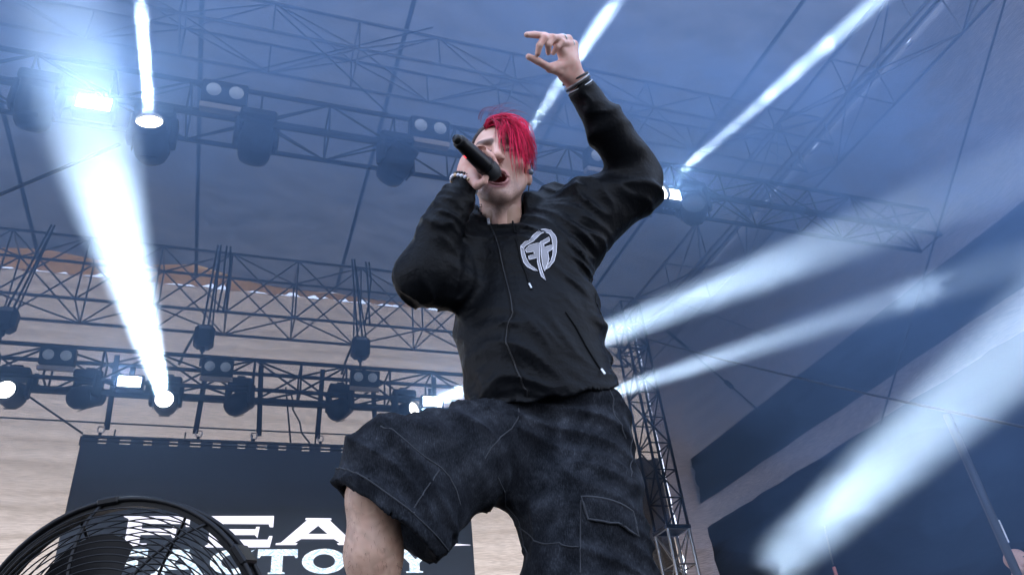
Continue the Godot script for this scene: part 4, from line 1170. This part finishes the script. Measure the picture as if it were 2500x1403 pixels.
func snap(f: Callable, p: Vector3, off: float) -> Vector3:
	# the nearest point of a cloth surface, lifted by off
	for i in 4:
		var e := 0.004
		var d: float = f.call(p)
		var g := Vector3(f.call(p + Vector3(e, 0, 0)) - d, f.call(p + Vector3(0, e, 0)) - d, f.call(p + Vector3(0, 0, e)) - d).normalized()
		p -= g * (d - off)
	return p

func on_cloth(f: Callable, pts: Array, off: float) -> PackedVector3Array:
	var out := PackedVector3Array()
	for i in pts.size() - 1:
		for k in 2:
			out.append(snap(f, pts[i].lerp(pts[i + 1], k * 0.5), off))
	out.append(snap(f, pts[-1], off))
	return out

# ---- the head, in its own axes: x to his left, y up, z ahead
const HEAD_AT := Vector3(-0.032, 0.701, 0.183)

func head_xf() -> Transform3D:
	return Transform3D(Basis(Vector3(0.989, -0.063, -0.133), Vector3(0.094, 0.965, 0.246), Vector3(0.112, -0.255, 0.960)).orthonormalized().scaled(Vector3(1.03, 1.03, 1.03)), HEAD_AT)

func face_at(p: Vector3) -> float:
	var m := Vector3(absf(p.x), p.y, p.z)
	var d := egg(p, Vector3(0, 0.052, -0.012), Vector3(0.074, 0.086, 0.096))
	d = soft(d, egg(p, Vector3(0, -0.015, 0.032), Vector3(0.057, 0.083, 0.057)), 0.03)
	d = soft(d, bone(m, Vector3(0.050, -0.035, 0.0), Vector3(0.016, -0.099, 0.060), 0.024, 0.018), 0.03)
	d = soft(d, egg(p, Vector3(0, -0.098, 0.068), Vector3(0.020, 0.016, 0.018)), 0.02)
	d = soft(d, egg(m, Vector3(0.046, -0.008, 0.052), Vector3(0.022, 0.018, 0.024)), 0.025)
	d = soft(d, bone(m, Vector3(0.010, 0.047, 0.085), Vector3(0.046, 0.045, 0.068), 0.011, 0.010), 0.018)
	# eyes: a socket, then lids pressed shut over the ball
	d = carve(d, egg(m, Vector3(0.031, 0.028, 0.096), Vector3(0.019, 0.012, 0.019)), 0.012)
	d = soft(d, egg(m, Vector3(0.033, 0.024, 0.074), Vector3(0.016, 0.012, 0.013)), 0.006)
	d = carve(d, egg(m, Vector3(0.033, 0.020, 0.088), Vector3(0.014, 0.0016, 0.006)), 0.003)
	# nose
	d = soft(d, bone(p, Vector3(0, 0.036, 0.086), Vector3(0, -0.008, 0.112), 0.008, 0.0125), 0.016)
	d = soft(d, egg(m, Vector3(0.013, -0.013, 0.100), Vector3(0.009, 0.008, 0.012)), 0.008)
	d = carve(d, egg(m, Vector3(0.007, -0.021, 0.106), Vector3(0.0045, 0.004, 0.007)), 0.003)
	# folds from the nose to the corners of the mouth
	d = carve(d, bone(m, Vector3(0.020, -0.016, 0.094), Vector3(0.037, -0.060, 0.082), 0.0028, 0.0028), 0.014)
	d = carve(d, egg(m, Vector3(0.062, -0.045, 0.055), Vector3(0.014, 0.026, 0.020)), 0.02)
	d = carve(d, egg(p, Vector3(0, -0.084, 0.090), Vector3(0.018, 0.005, 0.006)), 0.010)
	# open mouth with lips
	var e := Vector2(p.x / 0.025, (p.y + 0.060) / 0.019)
	var ring := Vector2((e.length() - 1.0) * 0.019, p.z - 0.0905 + p.x * p.x * 9.0 - (0.004 if p.y > -0.062 else 0.0)).length() - 0.0042
	d = soft(d, ring, 0.008)
	d = carve(d, egg(p, Vector3(0, -0.062, 0.092), Vector3(0.020, 0.0145, 0.040)), 0.004)
	# ears
	var ear := egg(m, Vector3(0.081, -0.004, -0.012), Vector3(0.011, 0.034, 0.020))
	ear = carve(ear, egg(m, Vector3(0.089, 0.002, -0.008), Vector3(0.008, 0.018, 0.011)), 0.006)
	d = soft(d, ear, 0.008)
	# neck, with the cord at the throat
	d = soft(d, bone(p, Vector3(0, -0.05, -0.028), Vector3(0.0, -0.19, -0.075), 0.056, 0.062), 0.025)
	d = soft(d, bone(p, Vector3(0, -0.105, 0.016), Vector3(0.0, -0.15, 0.0), 0.012, 0.012), 0.03)
	return d

func face_tint(p: Vector3) -> Color:
	var skin := Color(0.58, 0.355, 0.275)
	var n := fold.get_noise_3d(p.x * 60.0, p.y * 60.0, p.z * 60.0)
	skin = skin.lerp(Color(0.54, 0.31, 0.26), clampf(0.3 + n, 0, 1) * 0.5)
	# redder nose and cheeks
	skin = skin.lerp(Color(0.55, 0.27, 0.23), 0.6 * clampf(1.0 - p.distance_to(Vector3(0, -0.01, 0.105)) / 0.03, 0, 1))
	# shaved beard along jaw, chin and lip
	var beard := clampf((-0.035 - p.y) / 0.03, 0, 1) * clampf((p.z + 0.02) / 0.04, 0, 1) * clampf((p.y + 0.15) / 0.03, 0, 1)
	beard *= 0.45 + 0.4 * clampf(0.5 + 1.5 * fold.get_noise_3d(p.x * 420.0, p.y * 420.0, p.z * 420.0), 0, 1)
	skin = skin.lerp(Color(0.16, 0.115, 0.10), beard * 0.75)
	var e := Vector2(p.x / 0.025, (p.y + 0.062) / 0.021).length()
	if p.z > 0.07:
		skin = skin.lerp(Color(0.44, 0.17, 0.17), clampf(1.0 - absf(e - 1.0) * 3.0, 0, 1) * 0.8)
	if e < 0.85 and p.z > 0.02 and p.z < 0.094:
		skin = Color(0.16, 0.03, 0.03)
	# brows and closed lashes
	var m := Vector3(absf(p.x), p.y, p.z)
	var brow := bone(m, Vector3(0.013, 0.043, 0.09), Vector3(0.054, 0.050, 0.07), 0.008, 0.005)
	if brow < 0.004 and p.z > 0.05:
		skin = skin.lerp(Color(0.06, 0.038, 0.032), 0.9 * clampf(1.0 - brow / 0.004, 0, 1))
	var lid := egg(m, Vector3(0.033, 0.025, 0.080), Vector3(0.020, 0.011, 0.018))
	if lid < 0.0:
		skin = skin.lerp(Color(0.36, 0.18, 0.15), 0.55)
	var lash := bone(m, Vector3(0.019, 0.020, 0.088), Vector3(0.047, 0.021, 0.078), 0.001, 0.001)
	if lash < 0.0035 and p.z > 0.06:
		skin = skin.lerp(Color(0.06, 0.03, 0.03), 0.85)
	return skin

const HAND_L := {"wrist": Vector3(0.227, 0.869, 0.294), "palm": Vector3(0.211, 0.894, 0.349), "t0": Vector3(0.194, 0.866, 0.338), "t1": Vector3(0.157, 0.851, 0.384), "t2": Vector3(0.129, 0.844, 0.420), "t3": Vector3(0.106, 0.848, 0.438), "i0": Vector3(0.185, 0.914, 0.412), "i1": Vector3(0.157, 0.898, 0.453), "i2": Vector3(0.131, 0.886, 0.473), "i3": Vector3(0.111, 0.872, 0.489), "m0": Vector3(0.201, 0.937, 0.402), "m1": Vector3(0.155, 0.882, 0.460), "m2": Vector3(0.139, 0.862, 0.455), "m3": Vector3(0.131, 0.850, 0.441), "r0": Vector3(0.219, 0.948, 0.386), "r1": Vector3(0.177, 0.894, 0.446), "r2": Vector3(0.162, 0.871, 0.444), "r3": Vector3(0.159, 0.865, 0.424), "p0": Vector3(0.233, 0.948, 0.364), "p1": Vector3(0.200, 0.905, 0.416), "p2": Vector3(0.184, 0.888, 0.418), "p3": Vector3(0.172, 0.880, 0.407)}
const HAND_R := {"wrist": Vector3(-0.117, 0.606, 0.264), "palm": Vector3(-0.105, 0.640, 0.280), "t0": Vector3(-0.099, 0.612, 0.277), "t1": Vector3(-0.081, 0.571, 0.293), "t2": Vector3(-0.062, 0.569, 0.303), "t3": Vector3(-0.052, 0.583, 0.311), "i0": Vector3(-0.086, 0.662, 0.319), "i1": Vector3(-0.054, 0.650, 0.338), "i2": Vector3(-0.033, 0.634, 0.319), "i3": Vector3(-0.025, 0.618, 0.302), "m0": Vector3(-0.099, 0.668, 0.300), "m1": Vector3(-0.073, 0.662, 0.312), "m2": Vector3(-0.054, 0.646, 0.299), "m3": Vector3(-0.045, 0.627, 0.285), "r0": Vector3(-0.109, 0.664, 0.287), "r1": Vector3(-0.091, 0.663, 0.284), "r2": Vector3(-0.071, 0.646, 0.277), "r3": Vector3(-0.061, 0.627, 0.269), "p0": Vector3(-0.117, 0.655, 0.270), "p1": Vector3(-0.102, 0.655, 0.262), "p2": Vector3(-0.085, 0.642, 0.255), "p3": Vector3(-0.075, 0.627, 0.252)}

func hand_blob(h: Dictionary) -> Blob:
	var out := [[h.wrist, h.palm, 0.028, 0.026, 1.0, 0.02], [h.wrist, h.t0, 0.026, 0.020, 1.0, 0.02]]
	for f in ["i", "m", "r", "p"]:
		out.append([h.palm.lerp(h.wrist, 0.25), h[f + "0"], 0.019, 0.0125, 1.0, 0.014])
	out.append([h.palm, h.t1, 0.017, 0.013, 1.0, 0.014])
	for f in ["i", "m", "r", "p", "t"]:
		var s := 0.0105 if f == "t" else 0.0085 if f == "p" else 0.0096
		out.append([h[f + "0"], h[f + "1"], s * 1.15, s, 1.0, 0.005])
		out.append([h[f + "1"], h[f + "2"], s * 1.02, s * 0.92, 1.0, 0.003])
		out.append([h[f + "2"], h[f + "3"], s * 0.95, s * 0.78, 1.0, 0.003])
	return Blob.new(out)

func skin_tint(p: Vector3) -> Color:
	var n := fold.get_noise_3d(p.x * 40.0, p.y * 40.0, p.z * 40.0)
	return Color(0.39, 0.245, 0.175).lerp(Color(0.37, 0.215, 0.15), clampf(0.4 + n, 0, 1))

func hand_tint(p: Vector3) -> Color:
	var n := fold.get_noise_3d(p.x * 60.0, p.y * 60.0, p.z * 60.0)
	return Color(0.55, 0.33, 0.265).lerp(Color(0.54, 0.28, 0.225), clampf(0.45 + n, 0, 1))

func leg_tint(p: Vector3) -> Color:
	if p.y > -0.12:
		return skin_tint(p)
	# fine dark hairs on the shins
	var n := fold.get_noise_3d(p.x * 900.0, p.y * 260.0, p.z * 900.0)
	return skin_tint(p).lerp(Color(0.12, 0.075, 0.05), 0.4 * clampf(0.5 + n, 0, 1))

func build_person():
	fold = FastNoiseLite.new()
	fold.seed = 11
	fold.frequency = 1.0
	fold.fractal_type = FastNoiseLite.FRACTAL_NONE
	crease = FastNoiseLite.new()
	crease.seed = 23
	crease.frequency = 1.0
	crease.fractal_type = FastNoiseLite.FRACTAL_NONE
	jacket_blob = Blob.new(JACKET)
	shorts_blob = Blob.new(SHORTS)
	skin_blob = Blob.new(SKIN)
	var who := thing("person", "singer in black hooded jacket and dark denim shorts, arm raised, singing into a microphone", "person", Vector3(0.748, 0.1, -1.67))
	who.basis = Basis(Vector3(0.882, 0, 0.471), Vector3.UP, Vector3(-0.471, 0, 0.882)).orthonormalized()
	var hips := Transform3D(Basis(), Vector3(0, 0.989, 0))
	var hx := head_xf()
	# one continuous body; head and hands on finer grids
	var st := new_tool()
	var n := nets(st, 0, Vector3(-0.46, -0.95, -0.16), Vector3(0.45, 0.62, 0.42), 0.010, skin_at, Transform3D.IDENTITY, leg_tint)
	n = nets(st, n, Vector3(-0.105, -0.20, -0.15), Vector3(0.105, 0.15, 0.135), 0.0030, face_at, hx, face_tint)
	var hl := hand_blob(HAND_L)
	n = nets(st, n, Vector3(0.08, 0.81, 0.25), Vector3(0.27, 0.98, 0.51), 0.0032, hl.at, Transform3D.IDENTITY, hand_tint)
	var hr := hand_blob(HAND_R)
	n = nets(st, n, Vector3(-0.16, 0.55, 0.20), Vector3(0.0, 0.73, 0.33), 0.0032, hr.at, Transform3D.IDENTITY, hand_tint)
	put("body", done(st), mats.skin, who, hips)
	# hairs on the bare shin
	var hs := new_tool()
	var rr := RandomNumberGenerator.new()
	rr.seed = 5
	var hn := 0
	for k in 280:
		var ha := rr.randf() * TAU
		var p0 := Vector3(-0.357, rr.randf_range(-0.42, -0.20), 0.29) + Vector3(cos(ha), 0, sin(ha)) * 0.06
		p0 = snap(skin_at, p0, -0.0005)
		var nn := (p0 - Vector3(-0.357, p0.y, 0.29)).normalized()
		var fall := Vector3(rr.randf_range(-0.4, 0.4), -1.0, rr.randf_range(-0.4, 0.4)).normalized() * rr.randf_range(0.006, 0.014)
		hn = strand_tube(hs, hn, p0, p0 + nn * 0.003, p0 + nn * 0.003 + fall * 0.6, p0 + nn * 0.002 + fall, 0.00025, Color(0.05, 0.03, 0.02))
	put("leg_hair", done(hs), mats.hair_red, who, hips)
	# upper teeth
	st = new_tool()
	nets(st, 0, Vector3(-0.03, -0.065, 0.05), Vector3(0.03, -0.035, 0.10), 0.003, func(p): return maxf(egg(p, Vector3(0, -0.046, 0.055), Vector3(0.019, 0.009, 0.031)), -egg(p, Vector3(0, -0.046, 0.05), Vector3(0.013, 0.02, 0.026))), hx)
	put("teeth", done(st), mats.teeth, who, hips)
	# jacket
	st = new_tool()
	nets(st, 0, Vector3(-0.37, -0.07, -0.21), Vector3(0.47, 0.93, 0.36), 0.0062, jacket_at)
	var jk := put("jacket", done(st), mats.jacket, who, hips)
	var z := on_cloth(jacket_at, JACKET_LINES.zipper, 0.001)
	put("zipper_tape", ribbon(z, 0.007), mats.zip_tape, jk)
	put("zipper", sweep(z, 0.0023, 5), mats.zip_teeth, jk)
	put("zipper_pull", boxm(Vector3(0.007, 0.022, 0.003), 0.001), mats.steel, jk, Transform3D(Basis(), z[0] + Vector3(0.003, -0.016, 0.006)))
	z = on_cloth(jacket_at, JACKET_LINES.pocket_zip, 0.001)
	put("pocket_zip", sweep(z, 0.0028, 5), mats.zip_tape, jk)
	put("zipper_pull", boxm(Vector3(0.006, 0.018, 0.003), 0.001), mats.steel, jk, Transform3D(Basis(Vector3(0, 0, 1), 0.4), z[-1] + Vector3(0.003, -0.006, 0.006)))
	z = on_cloth(jacket_at, JACKET_LINES.drawstring, 0.004)
	put("drawstring", sweep(z, 0.0028, 6), mats.zip_tape, jk)
	put("drawstring_tip", sweep(PackedVector3Array([z[-1], z[-1] + Vector3(0.004, -0.016, 0.001)]), 0.003, 6), mats.steel, jk)
	put("side_seam", sweep(on_cloth(jacket_at, JACKET_LINES.side_seam, 0.0), 0.0014, 5), mats.zip_tape, jk)
	put("emblem", emblem_mesh(), mats.emblem, jk)
	var edge := new_tool()
	var first := true
	for key in EMBLEM:
		var loop: Array = EMBLEM[key].duplicate()
		loop.append(loop[0])
		var w := sweep(on_cloth(jacket_at, loop, 0.0022), 0.0011, 4)
		edge.append_from(w, 0, Transform3D.IDENTITY)
	put("emblem_edge", edge.commit(), mats.emblem_edge, jk)
	# shorts
	st = new_tool()
	nets(st, 0, Vector3(-0.48, -0.56, -0.18), Vector3(0.24, 0.14, 0.43), 0.0066, shorts_at)
	var sh := put("shorts", done(st), mats.denim, who, hips)
	for key in SHORTS_LINES:
		put(key, sweep(on_cloth(shorts_at, SHORTS_LINES[key], 0.0), 0.0017, 5), mats.denim_edge, sh)
	# the cargo pocket flap: a thick patch on the thigh
	var out := PackedVector3Array()
	for i in FLAP.size():
		for k in 3:
			out.append(snap(shorts_at, FLAP[i].lerp(FLAP[(i + 1) % FLAP.size()], k / 3.0), 0.007))
	put("pocket_flap", patch(out, shorts_at, 0.008), mats.denim, sh)
	put("flap_edge", sweep(out, 0.0028, 5, true), mats.denim_edge, sh)
	# hem of the raised leg: stitched roll
	var ring := PackedVector3Array()
	var hu := hem_n.cross(Vector3(0, 0, 1)).normalized()
	var hv := hem_n.cross(hu)
	for i in 60:
		var dir := hu * cos(TAU * i / 60) + hv * sin(TAU * i / 60)
		var p := HEM_AT - hem_n * 0.032 + Vector3(-0.006, 0, 0)
		for k in 40:
			var g := shorts_at(p + dir * 0.14)
			p -= dir * (g - 0.0004) * 0.7
		ring.append(p + dir * 0.14)
	put("hem_seam", sweep(ring, 0.0016, 5, true), mats.denim_edge, sh)
	build_hair(who, hips * hx)
	# in-ear monitor with its lead
	var ear := put("earpiece", lathe([[0.0, 0.012], [0.007, 0.010], [0.011, 0.004], [0.011, -0.004], [0.006, -0.01], [0.0, -0.011]], 12), mats.earpiece, who, hips * hx * Transform3D(Basis(Vector3(0, 1, 0), 1.0), Vector3(0.0845, -0.006, 0.004)).scaled_local(Vector3(0.8, 0.8, 0.8)))
	put("lead", sweep(PackedVector3Array([Vector3(0.090, -0.004, 0.004), Vector3(0.093, 0.014, 0.004), Vector3(0.092, 0.032, -0.006), Vector3(0.088, 0.03, -0.022), Vector3(0.085, 0.0, -0.036), Vector3(0.075, -0.06, -0.05)]), 0.0016, 5), mats.cable, who, hips * hx)
	# wrist beads on the right, bands and bangles on the left
	var wr := HAND_R.wrist as Vector3
	beads("bead_bracelet", wr + Vector3(-0.003, 0.000, 0.002), Vector3(0.5, 0.86, 0.05).normalized(), 0.0375, [mats.bead_pale, mats.bead_tan, mats.bead_pale, mats.bead_white], 0.0052, who, hips)
	beads("black_bead_bracelet", wr + Vector3(0.003, 0.010, 0.002), Vector3(0.5, 0.86, 0.05).normalized(), 0.036, [mats.cable], 0.0040, who, hips)
	var wl := HAND_L.wrist as Vector3
	var ax := (HAND_L.palm - HAND_L.wrist + Vector3(-0.01, 0.02, 0)).normalized()
	for k in 5:
		bangle(wl + ax * (-0.016 + 0.008 * k), (ax + Vector3(0.06 * sin(k * 2.0), 0.05 * cos(k * 3.0), 0)).normalized(), 0.037 + 0.002 * (k % 2), 0.0032 if k % 2 == 0 else 0.0016, mats.cable if k % 2 == 0 else mats.steel, "wrist_band" if k % 2 == 0 else "bangle", who, hips)
	# rings
	bangle((HAND_L.r0 as Vector3).lerp(HAND_L.r1, 0.35), (HAND_L.r1 - HAND_L.r0).normalized(), 0.0105, 0.0034, mats.steel, "finger_ring", who, hips)
	bangle((HAND_L.p0 as Vector3).lerp(HAND_L.p1, 0.25), (HAND_L.p1 - HAND_L.p0).normalized(), 0.0100, 0.0026, mats.steel, "finger_ring", who, hips)
	# shoes
	for s in [[Vector3(-0.365, -0.60, 0.25), 0.0], [Vector3(0.02, -0.989, -0.02), 0.2]]:
		st = new_tool()
		var at: Vector3 = s[0]
		nets(st, 0, Vector3(-0.07, -0.01, -0.12), Vector3(0.07, 0.14, 0.22), 0.011, func(p): return maxf(soft(bone(p, Vector3(0, 0.035, -0.06), Vector3(0, 0.035, 0.15), 0.042, 0.040), bone(p, Vector3(0, 0.05, -0.03), Vector3(0, 0.11, -0.03), 0.045, 0.042), 0.04), -p.y))
		put("shoe", done(st), mats.shoe, who, hips * Transform3D(Basis(Vector3.UP, s[1]), at))
	# microphone held to the mouth
	build_microphone(who.transform * hips)
	# what the raised foot stands on
	var f := who.transform * hips * Vector3(-0.365, -0.60, 0.29)
	var wedge := thing("stage_riser", "low black riser box at the stage edge under the singer's raised foot", "riser", Vector3(f.x, 0.1, f.z))
	put("box", boxm(Vector3(0.5, f.y - 0.1, 0.45), 0.012), mats.black_case, wedge, Transform3D(who.basis, Vector3(0, (f.y - 0.1) * 0.5, 0)))
	put("top_mat", boxm(Vector3(0.46, 0.006, 0.41), 0.002), mats.cable, wedge, Transform3D(who.basis, Vector3(0, f.y - 0.1 - 0.0035, 0)))

func ribbon(pts: PackedVector3Array, w: float) -> ArrayMesh:
	var st := new_tool()
	for i in pts.size():
		var t := (pts[mini(i + 1, pts.size() - 1)] - pts[maxi(i - 1, 0)]).normalized()
		var s := t.cross(Vector3(0, 0.1, 1)).normalized() * w
		st.add_vertex(snap(jacket_at, pts[i] - s, 0.0007))
		st.add_vertex(pts[i] + Vector3(0, 0, 0.0004))
		st.add_vertex(snap(jacket_at, pts[i] + s, 0.0007))
	for i in pts.size() - 1:
		for k in 2:
			var a := i * 3 + k
			for e in [a, a + 1, a + 3, a + 1, a + 4, a + 3]:
				st.add_index(e)
	return done(st)

func patch(ring: PackedVector3Array, f: Callable, off: float) -> ArrayMesh:
	# a filled outline that follows a cloth surface
	var flat := PackedVector2Array()
	for p in ring:
		flat.append(Vector2(p.x, p.y))
	var st := new_tool()
	var tri := Geometry2D.triangulate_polygon(flat)
	for i in range(0, tri.size(), 3):
		split(st, ring[tri[i]], ring[tri[i + 1]], ring[tri[i + 2]], f, off, 2)
	st.index()
	return done(st)

func split(st: SurfaceTool, a: Vector3, b: Vector3, c: Vector3, f: Callable, off: float, depth: int):
	if depth > 0 and maxf(a.distance_to(b), maxf(b.distance_to(c), c.distance_to(a))) > 0.012:
		var ab := snap(f, (a + b) * 0.5, off)
		var bc := snap(f, (b + c) * 0.5, off)
		var ca := snap(f, (c + a) * 0.5, off)
		split(st, a, ab, ca, f, off, depth - 1)
		split(st, ab, b, bc, f, off, depth - 1)
		split(st, ca, bc, c, f, off, depth - 1)
		split(st, ab, bc, ca, f, off, depth - 1)
		return
	var q := [a, b, c]
	if (b - a).cross(c - a).z > 0:
		q.reverse()
	for p in q:
		st.add_vertex(p)

func emblem_mesh() -> ArrayMesh:
	var st := new_tool()
	for key in EMBLEM:
		var ring := PackedVector3Array()
		for p in EMBLEM[key]:
			ring.append(snap(jacket_at, p, 0.0015))
		var flat := PackedVector2Array()
		for p in ring:
			flat.append(Vector2(p.x, p.y))
		var tri := Geometry2D.triangulate_polygon(flat)
		for i in range(0, tri.size(), 3):
			split(st, ring[tri[i]], ring[tri[i + 1]], ring[tri[i + 2]], jacket_at, 0.0015, 3)
	st.index()
	return done(st)

func beads(called: String, at: Vector3, ax: Vector3, r: float, kinds: Array, size: float, who: Node3D, hips: Transform3D):
	var b := Node3D.new()
	b.name = called
	who.add_child(b, true)
	b.transform = hips
	var u := ax.cross(Vector3(0.2, 0.1, 0.9)).normalized()
	var v := ax.cross(u)
	var n := int(TAU * r / (size * 1.95))
	var ball := SphereMesh.new()
	ball.radius = size
	ball.height = size * 2.0
	ball.radial_segments = 10
	ball.rings = 6
	for i in n:
		put("bead", ball, kinds[i * 7 % kinds.size()], b, Transform3D(Basis(), at + (u * cos(TAU * i / n) + v * sin(TAU * i / n)) * r))

func bangle(at: Vector3, ax: Vector3, r: float, t: float, material: Material, called: String, who: Node3D, hips: Transform3D):
	var u := ax.cross(Vector3(0.2, 0.1, 0.9)).normalized()
	var v := ax.cross(u)
	var p := PackedVector3Array()
	for i in 24:
		p.append(at + (u * cos(TAU * i / 24) + v * sin(TAU * i / 24)) * r)
	put(called, sweep(p, t, 6, true), material, who, hips)

func build_hair(who: Node3D, xf: Transform3D):
	# short dark sides and back, long red top swept to his left and over the eye
	var st := new_tool()
	nets(st, 0, Vector3(-0.10, -0.06, -0.14), Vector3(0.10, 0.17, 0.12), 0.005, func(p):
		var d := egg(p, Vector3(0, 0.054, -0.014), Vector3(0.080, 0.094, 0.101)) - 0.0025 * fold.get_noise_3d(p.x * 90.0, p.y * 60.0, p.z * 90.0)
		d = maxf(d, -egg(p, Vector3(0, 0.045, -0.012), Vector3(0.070, 0.080, 0.09)))
		# hairline: across the forehead and down before the ears
		var line := maxf(p.z * 0.9 - p.y * 0.62 + 0.018, p.z - 0.052 + 0.25 * (0.06 - p.y))
		return maxf(d, minf(line, 1.0) if p.y < 0.2 else line))
	put("short_hair", done(st), mats.hair_dark, who, xf)
	var r := RandomNumberGenerator.new()
	r.seed = 31
	st = new_tool()
	var n := 0
	for lock in 240:
		# root: along the top, front to back
		var root := Vector3(lerpf(-0.036, 0.05, r.randf()), 0.0, lerpf(0.064, -0.06, pow(r.randf(), 1.4)))
		var q := (root - Vector3(0, 0.0, -0.014)) / Vector3(0.078, 1, 0.099)
		root.y = 0.052 + 0.092 * sqrt(maxf(0.05, 1.0 - q.x * q.x - q.z * q.z))
		var front := clampf((root.z + 0.02) / 0.08, 0, 1)
		var drop := r.randf()
		var tip := Vector3(lerpf(0.090, 0.036, pow(r.randf(), 0.8) * front), lerpf(0.075, -0.050, drop * (0.3 + 0.7 * front)), lerpf(-0.02, 0.104, clampf(front + r.randf_range(-0.25, 0.15), 0, 1)))
		if lock % 16 == 0:
			tip = Vector3(r.randf_range(0.0, 0.03), r.randf_range(-0.01, 0.045), 0.112)
		var c1 := root + Vector3(r.randf_range(-0.006, 0.024), r.randf_range(0.010, 0.050), r.randf_range(-0.004, 0.026))
		var c2 := Vector3(tip.x + r.randf_range(-0.012, 0.016), lerpf(tip.y, root.y, 0.6) + 0.018, tip.z + r.randf_range(0.0, 0.018))
		var dark := clampf(0.05 - root.x * 14.0, 0.0, 0.9) * r.randf_range(0.5, 1.0)
		if r.randf() < 0.28:
			dark = maxf(dark, r.randf_range(0.45, 0.9))
		var tint := Color(0.58, 0.006, 0.045).lerp(Color(0.92, 0.030, 0.12), r.randf()).lerp(Color(0.025, 0.008, 0.012), dark)
		n = strand_tube(st, n, root, c1, c2, tip, r.randf_range(0.0012, 0.0028), tint)
		for strand in 3:
			var j := Vector3(r.randf_range(-1, 1), r.randf_range(-1, 1), r.randf_range(-1, 1)) * 0.004
			var j2 := Vector3(r.randf_range(-1, 1), r.randf_range(-1, 1), r.randf_range(-1, 1)) * 0.018
			n = strand_tube(st, n, root + j, c1 + j * 1.5, c2 + j2 * 0.6, tip + j2 + Vector3(0, r.randf_range(-0.02, 0.01), 0), 0.0010, tint * r.randf_range(0.7, 1.25))
	# flyaway wisps above the crown
	for k in 26:
		var a := Vector3(r.randf_range(-0.05, 0.03), 0.145, r.randf_range(-0.02, 0.05))
		n = strand_tube(st, n, a, a + Vector3(0.0, 0.03, 0.01), a + Vector3(0.03, r.randf_range(0.02, 0.045), 0.02), a + Vector3(r.randf_range(0.04, 0.075), r.randf_range(-0.02, 0.03), 0.03), 0.0005, Color(0.25, 0.015, 0.045))
	put("red_hair", done(st), mats.hair_red, who, xf)

func strand_tube(st: SurfaceTool, n: int, a: Vector3, b: Vector3, c: Vector3, d: Vector3, r: float, tint: Color) -> int:
	var segs := 9
	st.set_color(tint)
	for i in segs + 1:
		var t := float(i) / segs
		var p := a.bezier_interpolate(b, c, d, t)
		var tan_ := (a.bezier_derivative(b, c, d, minf(t + 0.001, 1.0))).normalized()
		var s := tan_.cross(Vector3(0.3, 0.5, 0.8)).normalized()
		var u := tan_.cross(s)
		var w := r * (1.0 - 0.85 * t * t)
		for k in 3:
			st.add_vertex(p + (s * cos(TAU * k / 3) + u * sin(TAU * k / 3)) * w)
	for i in segs:
		for k in 3:
			var q := [n + i * 3 + k, n + i * 3 + (k + 1) % 3, n + i * 3 + 3 + k, n + i * 3 + 3 + (k + 1) % 3]
			for e in [q[0], q[1], q[2], q[1], q[3], q[2]]:
				st.add_index(e)
	return n + (segs + 1) * 3

func build_microphone(xf: Transform3D):
	var tail := Vector3(-0.099, 0.600, 0.436)
	var tip := Vector3(-0.036, 0.602, 0.291)
	var d := (tip - tail).normalized()
	var side := d.cross(Vector3.UP).normalized()
	var m := thing("microphone", "black handheld wireless microphone gripped at the singer's mouth", "microphone", xf * tail)
	m.basis = xf.basis * Basis(side, d.cross(side), d).orthonormalized()
	var l := tail.distance_to(tip)
	put("handle", lathe([[0.0, 0.0], [0.013, 0.0], [0.0175, 0.004], [0.0185, 0.012], [0.0175, 0.02], [0.0185, 0.026], [0.021, 0.06], [0.0225, l - 0.06], [0.024, l - 0.045]], 24), mats.mic_body, m)
	put("ring", lathe([[0.0242, l - 0.046], [0.0255, l - 0.044], [0.0255, l - 0.036], [0.0242, l - 0.034]], 24, true), mats.mic_body, m)
	put("grille", lathe([[0.0235, l - 0.035], [0.026, l - 0.022], [0.0255, l - 0.008], [0.021, l + 0.006], [0.012, l + 0.014], [0.0, l + 0.016]], 24), mats.mic_grille, m)
	put("antenna_cap", lathe([[0.0, -0.012], [0.010, -0.011], [0.0125, -0.006], [0.013, 0.0005]], 20), mats.mic_body, m)
	put("status_light", boxm(Vector3(0.004, 0.002, 0.012), 0.0008), mats.red_light, m, Transform3D(Basis(), Vector3(-0.012, 0.0165, 0.045)))
